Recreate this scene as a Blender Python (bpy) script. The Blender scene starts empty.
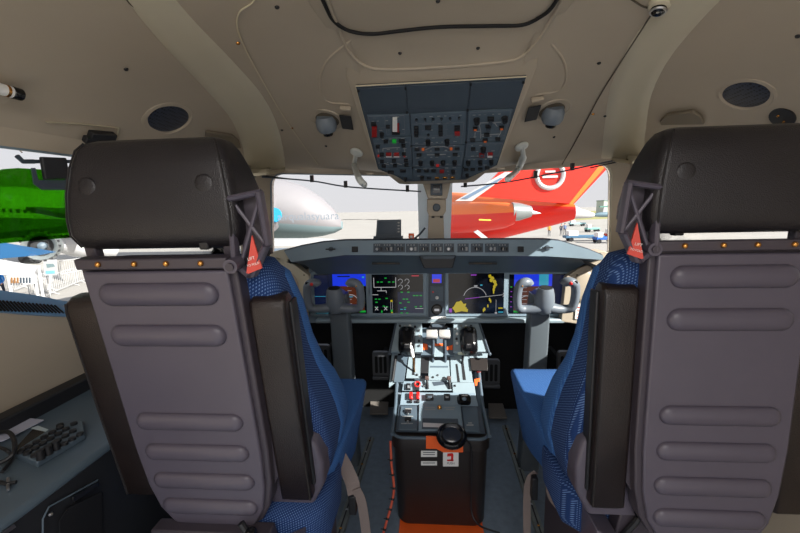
import bpy, bmesh, math, random
from mathutils import Vector, Matrix
from mathutils.geometry import tessellate_polygon
from mathutils.bvhtree import BVHTree
random.seed(7)
SC = bpy.context.scene
COL = SC.collection
V = Vector
PI = math.pi

# ------------------------------------------------------------------ camera
CAMP = V((-0.047, 0.0, 1.45)); FPX = 378.0
YAW, PITCH, ROLL = (math.radians(a) for a in (4.243, 8.664, 1.286))
_f = V((-math.sin(YAW)*math.cos(PITCH), math.cos(YAW)*math.cos(PITCH), -math.sin(PITCH)))
_r = V((math.cos(YAW), math.sin(YAW), 0)); _u = _r.cross(_f)
_r2 = _r*math.cos(ROLL) - _u*math.sin(ROLL); _u2 = _r*math.sin(ROLL) + _u*math.cos(ROLL)
def ray(u, v):
    return _f + _r2*((u-400)/FPX) + _u2*((266.5-v)/FPX)
def P(u, v, y):
    d = ray(u, v); return CAMP + d*((y-CAMP.y)/d.y)
def PX(u, v, x):
    d = ray(u, v); return CAMP + d*((x-CAMP.x)/d.x)
def PZ(u, v, z):
    d = ray(u, v); return CAMP + d*((z-CAMP.z)/d.z)
cam_d = bpy.data.cameras.new('camera'); cam = bpy.data.objects.new('camera', cam_d); COL.objects.link(cam)
cam_d.sensor_width = 36; cam_d.lens = FPX*36/800; cam_d.clip_start = .02; cam_d.clip_end = 3000
R3 = Matrix((_r2, _u2, -_f)).transposed()
cam.matrix_world = Matrix.Translation(CAMP) @ R3.to_4x4()
SC.camera = cam
SC.view_settings.view_transform = 'Standard'; SC.view_settings.look = 'None'
SC.view_settings.gamma = 1; SC.view_settings.exposure = 0
SC.view_settings.use_curve_mapping = False

# ------------------------------------------------------------------ materials
def lin(c):
    r = []
    for x in c:
        x /= 255.
        r.append(x/12.92 if x <= .04045 else ((x+.055)/1.055)**2.4)
    return (*r, 1)
MATS = {}
def mat(name, rgb, rough=.5, metal=0., bump=0., bscale=80, var=0., vscale=12, emit=0., spec=.5, coat=0., kind='noise'):
    if name in MATS: return MATS[name]
    m = bpy.data.materials.new(name); m.use_nodes = True; nt = m.node_tree; n = nt.nodes; l = nt.links
    b = n['Principled BSDF']; c = lin(rgb)
    b.inputs['Base Color'].default_value = c; b.inputs['Roughness'].default_value = rough
    b.inputs['Metallic'].default_value = metal; b.inputs['Specular IOR Level'].default_value = spec
    if coat: b.inputs['Coat Weight'].default_value = coat
    if emit:
        b.inputs['Emission Color'].default_value = c; b.inputs['Emission Strength'].default_value = emit
        b.inputs['Base Color'].default_value = (.01, .01, .012, 1)
    tc = n.new('ShaderNodeTexCoord')
    if var:
        no = n.new('ShaderNodeTexNoise'); no.inputs['Scale'].default_value = vscale; no.inputs['Detail'].default_value = 5
        l.new(tc.outputs['Object'], no.inputs['Vector'])
        mp = n.new('ShaderNodeMapRange'); mp.inputs[1].default_value = .3; mp.inputs[2].default_value = .7
        mp.inputs[3].default_value = 1-var; mp.inputs[4].default_value = 1+var
        l.new(no.outputs['Fac'], mp.inputs[0])
        mx = n.new('ShaderNodeVectorMath'); mx.operation = 'SCALE'; mx.inputs[0].default_value = c[:3]
        l.new(mp.outputs[0], mx.inputs['Scale']); l.new(mx.outputs[0], b.inputs['Base Color'])
    if bump:
        if kind == 'leather':
            t = n.new('ShaderNodeTexVoronoi'); t.inputs['Scale'].default_value = bscale; o = t.outputs['Distance']
        else:
            t = n.new('ShaderNodeTexNoise'); t.inputs['Scale'].default_value = bscale; t.inputs['Detail'].default_value = 4; o = t.outputs['Fac']
        l.new(tc.outputs['Object'], t.inputs['Vector'])
        bp = n.new('ShaderNodeBump'); bp.inputs['Strength'].default_value = bump; bp.inputs['Distance'].default_value = .003
        l.new(o, bp.inputs['Height']); l.new(bp.outputs[0], b.inputs['Normal'])
    MATS[name] = m; return m
def fabric(name, c1, c2, scale, thr=.3):
    m = bpy.data.materials.new(name); m.use_nodes = True; n = m.node_tree.nodes; l = m.node_tree.links
    b = n['Principled BSDF']; b.inputs['Roughness'].default_value = .9; b.inputs['Specular IOR Level'].default_value = .2
    tc = n.new('ShaderNodeTexCoord'); v = n.new('ShaderNodeTexVoronoi'); v.inputs['Scale'].default_value = scale
    v.inputs['Randomness'].default_value = .0; v.voronoi_dimensions = '2D'
    sp = n.new('ShaderNodeSeparateXYZ'); l.new(tc.outputs['Object'], sp.inputs[0]); cb = n.new('ShaderNodeCombineXYZ')
    def mt(op, a, b2):
        k = n.new('ShaderNodeMath'); k.operation = op
        for i, q in enumerate((a, b2)):
            if isinstance(q, float): k.inputs[i].default_value = q
            else: l.new(q, k.inputs[i])
        return k.outputs[0]
    l.new(mt('ADD', sp.outputs[0], sp.outputs[1]), cb.inputs[0])
    l.new(mt('ADD', sp.outputs[2], mt('MULTIPLY', mt('SUBTRACT', sp.outputs[1], sp.outputs[0]), .5)), cb.inputs[1])
    l.new(cb.outputs[0], v.inputs['Vector'])
    r = n.new('ShaderNodeValToRGB'); r.color_ramp.elements[0].position = thr; r.color_ramp.elements[0].color = lin(c2)
    r.color_ramp.elements[1].position = thr+.08; r.color_ramp.elements[1].color = lin(c1)
    l.new(v.outputs['Distance'], r.inputs[0]); l.new(r.outputs[0], b.inputs['Base Color'])
    bp = n.new('ShaderNodeBump'); bp.inputs['Strength'].default_value = .4; bp.inputs['Distance'].default_value = .003
    l.new(v.outputs['Distance'], bp.inputs['Height']); l.new(bp.outputs[0], b.inputs['Normal'])
    MATS[name] = m; return m
lining = mat('beige_lining', (172, 160, 142), .55, var=.03, vscale=5, bump=.05, bscale=300)
lining2 = mat('pale_lining', (192, 184, 162), .5, var=.03, vscale=5)
seamm = mat('lining_seam', (78, 70, 58), .7)
seaml = mat('lining_seam_pale', (196, 186, 160), .6)
black = mat('black_plastic', (26, 27, 31), .5)
blackg = mat('glossy_black', (14, 15, 18), .18)
rubber = mat('black_rubber', (16, 16, 18), .8)
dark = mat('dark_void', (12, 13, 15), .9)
leather = mat('dark_leather', (29, 27, 31), .34, bump=.25, bscale=420, var=.15, vscale=9, kind='leather')
leatherb = mat('brown_leather', (30, 22, 21), .34, bump=.25, bscale=420, var=.25, vscale=14, kind='leather')
stitch = mat('leather_stitching', (22, 18, 20), .8)
shell = mat('plum_grey_paint', (79, 74, 86), .42, bump=.06, bscale=500, var=.03)
shell2 = mat('dark_plum_grey_paint', (62, 56, 64), .45)
brass = mat('brass', (210, 150, 80), .25, metal=1)
steel = mat('steel', (170, 172, 176), .3, metal=1)
blue = fabric('blue_fabric', (46, 86, 144), (78, 120, 174), 200, .22)
blued = fabric('navy_dotted_fabric', (28, 52, 98), (92, 118, 162), 150, .2)
panelm = mat('blue_grey_panel', (122, 140, 152), .45, bump=.04, bscale=400, var=.04)
panelf = mat('dark_blue_grey_panel', (80, 95, 107), .5, var=.05)
panelk = mat('charcoal_blue_panel', (62, 73, 84), .5, var=.04)
pedm = mat('pale_panel', (134, 150, 158), .45, var=.03)
boxm = mat('brown_black_box', (38, 33, 32), .4, var=.1, bump=.06, bscale=300)
orange = mat('orange_plate', (240, 98, 34), .5, var=.05)
red = mat('red_plastic', (205, 30, 28), .35)
redm = mat('muted_red_label', (204, 72, 60), .5)
white = mat('white_paint', (225, 225, 222), .5)
whited = mat('dim_white_print', (150, 152, 152), .6)
floorm = mat('blue_grey_floor', (108, 122, 136), .6, var=.12, vscale=30, bump=.2, bscale=60)
metalf = mat('worn_floor_metal', (124, 130, 128), .45, metal=.2, var=.15, vscale=25)
pedal = mat('grey_pedal_metal', (92, 94, 98), .4, metal=.4)
strap = mat('grey_brown_webbing', (128, 116, 112), .8, bump=.3, bscale=300)
yokem = mat('grey_yoke', (104, 112, 121), .38, bump=.05, bscale=300)
yoked = mat('dark_yoke_column', (86, 94, 100), .45)
amber = mat('amber_light', (255, 120, 40), .4, emit=.3)
greenl = mat('green_light', (20, 200, 60), .4, emit=.35)
redl = mat('red_light', (230, 40, 30), .4, emit=.3)
frost = mat('frosted_plastic', (196, 200, 196), .35)
spkm = None

def glassm(name, tint, gl=.06):
    m = bpy.data.materials.new(name); m.use_nodes = True; n = m.node_tree.nodes; l = m.node_tree.links
    n.remove(n['Principled BSDF']); t = n.new('ShaderNodeBsdfTransparent'); t.inputs[0].default_value = tint
    g = n.new('ShaderNodeBsdfGlossy'); g.inputs['Roughness'].default_value = .02
    fr = n.new('ShaderNodeFresnel'); fr.inputs[0].default_value = 1.2
    mx = n.new('ShaderNodeMixShader'); l.new(fr.outputs[0], mx.inputs[0]); l.new(t.outputs[0], mx.inputs[1]); l.new(g.outputs[0], mx.inputs[2])
    l.new(mx.outputs[0], n['Material Output'].inputs[0]); MATS[name] = m; return m
def frostm():
    m = bpy.data.materials.new('frosted_white_frame'); m.use_nodes = True; n = m.node_tree.nodes; l = m.node_tree.links
    b = n['Principled BSDF']; b.inputs['Base Color'].default_value = (.7, .74, .74, 1); t = n.new('ShaderNodeBsdfTranslucent'); t.inputs[0].default_value = (.8, .84, .84, 1)
    mx = n.new('ShaderNodeMixShader'); mx.inputs[0].default_value = .6; l.new(b.outputs[0], mx.inputs[1]); l.new(t.outputs[0], mx.inputs[2]); l.new(mx.outputs[0], n['Material Output'].inputs[0]); return m
frostw = frostm()
glass = glassm('clear_glass', (.96, .97, .97, 1))
visorm = glassm('green_visor_film', (.12, .36, .03, 1))

# ------------------------------------------------------------------ mesh builder
class MB:
    def __init__(s, M=None):
        s.v = []; s.f = []; s.m = []; s.mats = []; s.M = M or Matrix.Identity(4)
    def mi(s, m):
        if m not in s.mats: s.mats.append(m)
        return s.mats.index(m)
    def add(s, vs, fs, m, M=None):
        T = s.M @ M if M is not None else s.M
        b = len(s.v); s.v += [T @ V(p) for p in vs]; k = s.mi(m)
        for f in fs: s.f.append([i+b for i in f]); s.m.append(k)
        return s
    def box(s, c, d, m, M=None):
        x, y, z = c; a, b, e = (t/2 for t in d)
        vs = [(x+i*a, y+j*b, z+k*e) for i in (-1, 1) for j in (-1, 1) for k in (-1, 1)]
        return s.add(vs, [(0, 1, 3, 2), (4, 6, 7, 5), (0, 4, 5, 1), (2, 3, 7, 6), (0, 2, 6, 4), (1, 5, 7, 3)], m, M)
    def hexa(s, v8, m):  # bottom 4 (ccw), top 4
        return s.add(v8, [(3, 2, 1, 0), (4, 5, 6, 7), (0, 1, 5, 4), (1, 2, 6, 5), (2, 3, 7, 6), (3, 0, 4, 7)], m)
    def prism(s, pts, off, m):  # polygon of 3-D points extruded by vector off
        n = len(pts); off = V(off); pts = [V(p) for p in pts]
        tri = tessellate_polygon([pts])
        vs = pts + [p+off for p in pts]; fs = [tuple(t) for t in tri] + [tuple(reversed([i+n for i in t])) for t in tri]
        fs += [(i, (i+1) % n, (i+1) % n+n, i+n) for i in range(n)]
        return s.add(vs, fs, m)
    def quad(s, pts, m):
        return s.add(pts, [tuple(range(len(pts)))], m)
    def grid(s, rows, m, close=False):
        r = len(rows); c = len(rows[0]); vs = [p for row in rows for p in row]; fs = []
        for i in range(r-1):
            for j in range(c if close else c-1):
                k = (j+1) % c; fs.append((i*c+j, i*c+k, (i+1)*c+k, (i+1)*c+j))
        return s.add(vs, fs, m)
    def loft(s, rings, m, caps=True):
        s.grid(rings, m, True); n = len(rings[0]); b = len(s.v)-n*len(rings)
        if caps:
            k = s.mi(m)
            s.f.append([b+i for i in range(n)][::-1]); s.m.append(k)
            s.f.append([b+n*(len(rings)-1)+i for i in range(n)]); s.m.append(k)
        return s
    def tube(s, path, r, m, n=10, flat=1., upv=None):
        path = [V(p) for p in path]; rings = []
        up = V(upv) if upv else None
        for i, p in enumerate(path):
            d = (path[min(i+1, len(path)-1)]-path[max(i-1, 0)]).normalized()
            if up is None:
                up = V((0, 0, 1)) if abs(d.z) < .9 else V((0, 1, 0))
            a = d.cross(up)
            a = a.normalized() if a.length > 1e-5 else d.orthogonal().normalized()
            b2 = a.cross(d).normalized()
            if not upv: up = b2
            rr = r[i] if isinstance(r, (list, tuple)) else r
            rings.append([p+(a*math.cos(t)+b2*math.sin(t)*flat)*rr for t in [2*PI*k/n for k in range(n)]])
        return s.loft(rings, m)
    def cyl(s, a, b, r, m, n=20, r2=None):
        return s.tube([a, b], [r, r if r2 is None else r2], m, n)
    def lathe(s, prof, m, M=None, n=28, ax='z'):  # prof (r,h)
        rings = []
        for r, h in prof:
            ring = []
            for k in range(n):
                t = 2*PI*k/n; c = (r*math.cos(t), r*math.sin(t), h)
                if ax == 'x': c = (h, c[0], c[1])
                if ax == 'y': c = (c[0], h, c[1])
                ring.append(c if M is None else M @ V(c))
            rings.append(ring)
        return s.loft(rings, m)
    def sphere(s, c, r, m, n=14, M=None):
        r = (r, r, r) if not isinstance(r, (tuple, list)) else r; rows = []
        for i in range(n//2+1):
            a = PI*(i+.001)/(n//2+.002)
            rows.append([(c[0]+r[0]*math.sin(a)*math.cos(2*PI*k/n), c[1]+r[1]*math.sin(a)*math.sin(2*PI*k/n), c[2]+r[2]*math.cos(a)) for k in range(n)])
        if M is not None: rows = [[M @ V(p) for p in row] for row in rows]
        return s.loft(rows, m)
    def text(s, body, size, M, m, align='CENTER'):
        cu = bpy.data.curves.new('t', 'FONT'); cu.body = body; cu.size = size; cu.align_x = align; cu.align_y = 'CENTER'
        o = bpy.data.objects.new('t', cu); COL.objects.link(o)
        me = bpy.data.meshes.new_from_object(o.evaluated_get(bpy.context.evaluated_depsgraph_get()))
        s.add([v.co for v in me.vertices], [tuple(p.vertices) for p in me.polygons], m, M)
        bpy.data.objects.remove(o); bpy.data.curves.remove(cu); bpy.data.meshes.remove(me); return s
    def build(s, name, parent=None, smooth=35, bevel=0, seg=2, sub=0, solid=0, label=None, kind=None, fix=True):
        me = bpy.data.meshes.new(name); me.from_pydata([tuple(v) for v in s.v], [], s.f)
        for m in s.mats: me.materials.append(m)
        for p, k in zip(me.polygons, s.m): p.material_index = k
        if fix:
            bm = bmesh.new(); bm.from_mesh(me); bmesh.ops.recalc_face_normals(bm, faces=bm.faces); bm.to_mesh(me); bm.free()
        me.update()
        if smooth:
            for p in me.polygons: p.use_smooth = True
            me.set_sharp_from_angle(angle=math.radians(smooth))
        o = bpy.data.objects.new(name, me); COL.objects.link(o)
        if parent is not None: attach(o, parent)
        if solid:
            md = o.modifiers.new('solid', 'SOLIDIFY'); md.thickness = solid; md.offset = 0
        if bevel:
            md = o.modifiers.new('bevel', 'BEVEL'); md.width = bevel; md.segments = seg; md.limit_method = 'ANGLE'; md.angle_limit = math.radians(40); md.harden_normals = False
        if sub:
            md = o.modifiers.new('sub', 'SUBSURF'); md.levels = sub; md.render_levels = sub
        if label: o['label'] = label
        if kind: o['kind'] = kind
        return o
def root_loc(o):
    p = V((0, 0, 0))
    while o is not None:
        p = p + o.location; o = o.parent if False else None
    return p
def attach(o, parent):
    o.parent = parent
    if parent.type == 'EMPTY': o.matrix_parent_inverse = Matrix.Translation(-parent.location)
def thing(name, label, cat, loc=(0, 0, 0), group=None):
    o = bpy.data.objects.new(name, None); COL.objects.link(o); o.location = loc; o.empty_display_size = .05
    o['label'] = label; o['category'] = cat
    if group: o['group'] = group
    return o
def tag(o, label, cat, group=None, kind=None):
    o['label'] = label; o['category'] = cat
    if group: o['group'] = group
    if kind: o['kind'] = kind
    return o
def struct(o): o['kind'] = 'structure'; return o
def rrect(hx, hy, r, n=5, cx=0, cy=0):
    r = min(r, hx*.999, hy*.999); out = []
    for qx, qy, a0 in ((1, 1, 0), (-1, 1, 90), (-1, -1, 180), (1, -1, 270)):
        for k in range(n+1):
            a = math.radians(a0+90*k/n); out.append((cx+qx*(hx-r)+r*math.cos(a), cy+qy*(hy-r)+r*math.sin(a)))
    return out
def frameM(o, zax, xh=(1, 0, 0)):
    z = V(zax).normalized(); x = V(xh); x = (x-z*x.dot(z)).normalized(); y = z.cross(x)
    return Matrix.Translation(V(o)) @ Matrix((x, y, z)).transposed().to_4x4()
def cr(pts, n=8, closed=False):  # catmull-rom
    pts = [V(p) for p in pts]; out = []; L = len(pts)
    for i in range(L if closed else L-1):
        if closed: a, b, c, d = (pts[(i+k) % L] for k in (-1, 0, 1, 2))
        else: a, b, c, d = pts[max(i-1, 0)], pts[i], pts[i+1], pts[min(i+2, L-1)]
        for k in range(n):
            t = k/n
            out.append(.5*((2*b)+(c-a)*t+(2*a-5*b+4*c-d)*t*t+(3*b-a-3*c+d)*t**3))
    if not closed: out.append(pts[-1])
    return out
# ------------------------------------------------------------------ shell
ZT = 1.675; ZB = .98
TOPP = {0: (0, 2.22), 1: (.95, 1.99), 2: (1.19, .3), 3: (1.2, -.75)}
BOTP = {0: (0, 2.72), 1: (1.12, 2.31), 2: (1.33, .3), 3: (1.34, -.75)}
def facet(sg, a, b):
    def at(t, z):
        k = (z-ZB)/(ZT-ZB)
        bx = BOTP[a][0]*(1-t)+BOTP[b][0]*t; by = BOTP[a][1]*(1-t)+BOTP[b][1]*t
        tx = TOPP[a][0]*(1-t)+TOPP[b][0]*t; ty = TOPP[a][1]*(1-t)+TOPP[b][1]*t
        return V((sg*(bx+(tx-bx)*k), by+(ty-by)*k, z))
    return at
def round_poly(pts, r, n=5):
    out = []; L = len(pts)
    for i in range(L):
        a, b, c = V(pts[i-1]), V(pts[i]), V(pts[(i+1) % L])
        d1 = (a-b); d2 = (c-b); rr = min(r, d1.length*.45, d2.length*.45)
        p, q = b+d1.normalized()*rr, b+d2.normalized()*rr
        for k in range(n+1):
            t = k/n; out.append(tuple((p*(1-t)**2+b*2*t*(1-t)+q*t*t)))
    return out
def facet_mesh(mb, at, hole, sc, out, th=.035, m=lining):
    # outer rectangle with a hole, in (t,z) scaled by sc so the tessellation is well shaped
    outer = [(0, ZB), (1, ZB), (1, ZT), (0, ZT)]
    o3 = [V((t*sc, z, 0)) for t, z in outer]; h3 = [V((t*sc, z, 0)) for t, z in hole]
    tri = tessellate_polygon([o3, h3]) if hole else [(0, 1, 2), (0, 2, 3)]
    pts = [at(t, z) for t, z in outer+list(hole)]
    mb.add(pts, [tuple(t) for t in tri], m)
    if hole:
        hp = [at(t, z) for t, z in hole]; n = len(hp)
        mb.add(hp+[p+out for p in hp], [(i, (i+1) % n, (i+1) % n+n, i+n) for i in range(n)], m)
WIN = []
fr_hole = round_poly([(.03, 1.1), (.94, 1.12), (.925, 1.655), (.03, 1.635)], .07)
sd_hole = round_poly([(.07, 1.1), (.50, 1.13), (.66, 1.2), (.715, 1.23), (.72, 1.63), (.06, 1.63)], .05)
for sg, nm in ((-1, 'left'), (1, 'right')):
    mbf = MB(); facet_mesh(mbf, facet(sg, 0, 1), fr_hole, 1.05, V((0, .05, 0)))
    struct(mbf.build('wall_front' if sg < 0 else 'wall_front_right', smooth=0, fix=False))
    mbs = MB(); facet_mesh(mbs, facet(sg, 1, 2), sd_hole, 1.7, V((sg*.05, 0, 0))); facet_mesh(mbs, facet(sg, 2, 3), [], 1, V((0, 0, 0)))
    # lower wall lining
    low = []
    for k in (1, 2, 3):
        bx, by = BOTP[k]
        low.append([V((sg*bx, by, ZB)), V((sg*(bx+.02), by, .9)), V((sg*(bx+.0), by, .6)), V((sg*(bx-.1), by, .3)), V((sg*(bx-.25), by, .0))])
    mbs.grid(low, lining); struct(mbs.build('wall_'+nm, smooth=30, fix=False))
    for k, (at, hole) in enumerate(((facet(sg, 0, 1), fr_hole), (facet(sg, 1, 2), sd_hole))):
        off = V((0, .03, 0)) if k == 0 else V((sg*.03, 0, 0))
        g = [at(t, z)+off for t, z in hole]
        mb = MB(); mb.prism(g, off*.4, glass); w = struct(mb.build('window_%d' % (len(WIN)+1), smooth=0)); WIN.append(w)
        # slim gasket round the pane
        mb = MB(); mb.tube([at(t, z)+off*.3 for t, z in hole]+[at(*hole[0])+off*.3], .006, panelm if sg < 0 else lining2, 6)
        gk = mb.build('window_gasket', w)

# ceiling: loft from the window heads up to the edge of the overhead console
AST = [(0.0, 2.22), (.475, 2.105), (.95, 1.99), (1.034, 1.4), (1.112, .85), (1.19, .3), (1.2, -.75)]
BST = [(.06, 2.06, 1.625), (.17, 1.86, 1.645), (.25, 1.5, 1.82), (.27, 1.2, 1.945), (.28, .85, 1.985), (.28, .3, 1.995), (.28, -.75, 1.995)]
mbc = MB()
for sg in (-1, 1):
    A = cr([V((x, y, ZT)) for x, y in AST], 6); B = cr([V(b) for b in BST], 6); rows = []
    for a, b in zip(A, B):
        c = V((a.x+(b.x-a.x)*.22, a.y+(b.y-a.y)*.22, a.z+(b.z-a.z)*.78)); row = []
        for k in range(15):
            t = k/14; p = a*(1-t)**2+c*2*t*(1-t)+b*t*t; row.append(V((sg*p.x, p.y, p.z)))
        rows.append(row)
    mbc.grid(rows, lining)
ceil = struct(mbc.build('ceiling', smooth=60, fix=False))
# overhead console (a lower moulding along the centre line)
def pz(y):   # plane of the overhead panel
    return 1.873-.565*(y-1.36)
CON = [(2.09, .10, 1.605), (1.95, .155, 1.572), (1.895, .185, 1.572), (1.85, .225, pz(1.85)+.008), (1.79, .27, pz(1.79)+.006), (1.36, .305, pz(1.36)+.006), (1.33, .31, 1.90), (1.27, .315, 1.93), (1.15, .325, 1.955), (.9, .335, 1.965), (.3, .34, 1.97), (-.75, .34, 1.97)]
mb = MB(); rows = []
for y, hx, z in CON:
    rows.append([V((sg*x, y, zz)) for sg, x, zz in ((-1, hx+.014, z+.07), (-1, hx+.008, z+.008), (-1, hx-.004, z), (-1, hx*.5, z), (1, 0, z), (1, hx*.5, z), (1, hx-.004, z), (1, hx+.008, z+.008), (1, hx+.014, z+.07))])
mb.grid(rows, lining)
console = struct(mb.build('ceiling_console', smooth=40, fix=False)); console.name = 'trim_1'
# ray helpers on the lining
def tree(objs):
    vs = []; fs = []
    for o in objs:
        b = len(vs); vs += [v.co.copy() for v in o.data.vertices]; fs += [[i+b for i in p.vertices] for p in o.data.polygons]
    return BVHTree.FromPolygons(vs, fs)
CT = tree([ceil, console])
def C(u, v):
    loc, nrm, i, d = CT.ray_cast(CAMP, ray(u, v).normalized())
    if loc is None: loc = P(u, v, 1.5); nrm = V((0, 0, 1))
    if nrm.dot(ray(u, v)) > 0: nrm = -nrm
    return loc, nrm
def on_lining(pts, lift=.002, n=8):
    q = cr([V((u, v, 0)) for u, v in pts], n); out = []
    for p in q:
        l, nn = C(p.x, p.y); out.append(l+nn*lift)
    return out
# floor
mb = MB(); mb.box((0, .9, -.02), (2.5, 3.4, .04), floorm); fl = struct(mb.build('floor', smooth=0))
# footwell bulkhead, dark
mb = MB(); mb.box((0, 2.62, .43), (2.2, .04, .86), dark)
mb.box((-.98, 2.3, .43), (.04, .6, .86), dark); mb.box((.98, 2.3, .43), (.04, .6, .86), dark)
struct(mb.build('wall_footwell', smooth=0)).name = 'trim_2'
# wide pale ribs moulded into the lining
for pts, wd in (([(60, -140), (100, -70), (140, -14), (176, 30), (218, 74), (247, 108), (261, 140), (266, 172)], 20), ([(850, -160), (800, -100), (760, -60), (712, -20), (672, 22), (648, 54), (632, 88), (626, 120), (622, 160)], 21)):
    q = cr([V((u, v, 0)) for u, v in pts], 8); rows = []
    for i, p in enumerate(q):
        t = (q[min(i+1, len(q)-1)]-q[max(i-1, 0)]).normalized(); nn = V((-t.y, t.x, 0)); row = []
        for k in range(9):
            s = (k-4)/4.; c = p+nn*s*wd; l, no = C(c.x, c.y); row.append(l+no*(.012*max(0, 1-s**4)**.7-.001))
        rows.append(row)
    mb = MB(); mb.grid(rows, lining2); o = struct(mb.build('trim_%d' % (3 if wd == 20 else 4), smooth=80, fix=False))
# seams in the lining
def seam(pts, r, m, name):
    mb = MB(); mb.tube(on_lining(pts), r, m, 6); return struct(mb.build(name))
tn = [5]
def tnn():
    tn[0] += 1; return 'trim_%d' % (tn[0]-1)
seam([(330, -120), (290, -40), (262, -12), (252, 2), (239, 12), (238, 30), (250, 58), (276, 104), (300, 140), (318, 164)], .0022, seaml, tnn())
seam([(560, -110), (590, -40), (618, -12), (640, 4), (652, 10), (645, 24), (625, 55), (600, 95), (576, 140), (562, 164)], .0022, seamm, tnn())
seam([(122, -8), (131, 4), (145, 10), (158, 4), (166, -8)], .002, seamm, tnn())
seam([(0, 132), (22, 152)], .0025, seamm, tnn())
# raised ridge on the console above the panel and the black rubber seal
mb = MB(); mb.tube(on_lining([(300, -120), (314, -50), (326, -6), (336, 22), (347, 48), (362, 64), (384, 69), (440, 67), (500, 62), (522, 56), (538, 40), (552, 18), (564, -6), (578, -50), (596, -120)], .001), .005, lining, 8); struct(mb.build(tnn()))
mb = MB(); mb.tube(on_lining([(330, -120), (312, -90), (308, -50), (318, -14), (325, 4), (334, 20), (350, 30), (372, 33), (400, 30), (440, 26), (490, 25), (522, 24), (540, 16), (552, 6), (562, -12), (578, -50), (574, -90), (554, -120), (440, -124), (330, -120)], .003), .0052, rubber, 8); tag(mb.build('rubber_seal'), 'curved black rubber seal round the ceiling hatch', 'seal')
# ceiling screws
SCR = [(126, 69), (277, 7), (238, 43), (282, 130), (292, 128), (326, 146), (400, 53), (478, 48), (599, 63), (605, 116), (593, 114), (554, 137), (798, 36), (438, 1)]
for i, (u, v) in enumerate(SCR):
    l, nn = C(u, v); M = frameM(l, nn); mb = MB()
    dk = (u, v) not in ((238, 43), (292, 128), (593, 114))
    mb.lathe([(.001, .004), (.0045, .0035), (.006, .001), (.006, -.002)], black if dk else brass, M, 14)
    where = {(126, 69): 'alone on the left ceiling lining', (277, 7): 'near the top of the left ceiling panel', (238, 43): 'beside the curved left ceiling seam', (282, 130): 'left of a pair above the left windscreen', (292, 128): 'right of a pair above the left windscreen',
             (326, 146): 'just below the left swivel lamp', (400, 53): 'above the overhead panel, left of two', (478, 48): 'above the overhead panel, right of two', (599, 63): 'above the right swivel lamp', (605, 116): 'right of a pair above the right windscreen', (593, 114): 'left of a pair above the right windscreen',
             (554, 137): 'just below the right swivel lamp', (798, 36): 'at the right edge above the right speaker', (438, 1): 'inside the rubber seal of the ceiling hatch'}[(u, v)]
    tag(mb.build('screw'), ('small black screw ' if dk else 'small brass coloured screw ')+where, 'screw', 'screws in the ceiling lining')
# ------------------------------------------------------------------ loudspeakers, lamps, grips in the lining
def pimage(name, c1, c2, scale):
    m = bpy.data.materials.new(name); m.use_nodes = True; n = m.node_tree.nodes; l = m.node_tree.links
    b = n['Principled BSDF']; b.inputs['Roughness'].default_value = .45
    tc = n.new('ShaderNodeTexCoord'); v = n.new('ShaderNodeTexVoronoi'); v.inputs['Scale'].default_value = scale; v.inputs['Randomness'].default_value = .05
    l.new(tc.outputs['Object'], v.inputs['Vector']); r = n.new('ShaderNodeValToRGB')
    r.color_ramp.elements[0].position = .32; r.color_ramp.elements[0].color = lin(c1); r.color_ramp.elements[1].position = .42; r.color_ramp.elements[1].color = lin(c2)
    l.new(v.outputs['Distance'], r.inputs[0]); l.new(r.outputs[0], b.inputs['Base Color']); return m
grille = pimage('perforated_grille', (6, 7, 10), (48, 54, 68), 110)
for u, v, w, lab in ((168.5, 119, 21, 'round dark mesh loudspeaker in the ceiling above the left seat'), (746, 95, 26.5, 'round dark mesh loudspeaker in the ceiling above the right seat')):
    l, nn = C(u, v); e, _ = C(u+w, v); R = (e-l).length*1.0
    M = frameM(l, nn); t = thing('speaker', lab, 'loudspeaker', l, 'ceiling loudspeakers')
    mb = MB(); mb.lathe([(R*1.22, -.002), (R*1.2, .003), (R*1.06, .005), (R, .001), (R*.99, -.004)], lining, M, 40); mb.build('bezel', t)
    mb = MB(); mb.lathe([(.001, .006), (R*.5, .005), (R*.85, .003), (R*.97, .0)], grille, M, 40); mb.build('grille', t)
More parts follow.
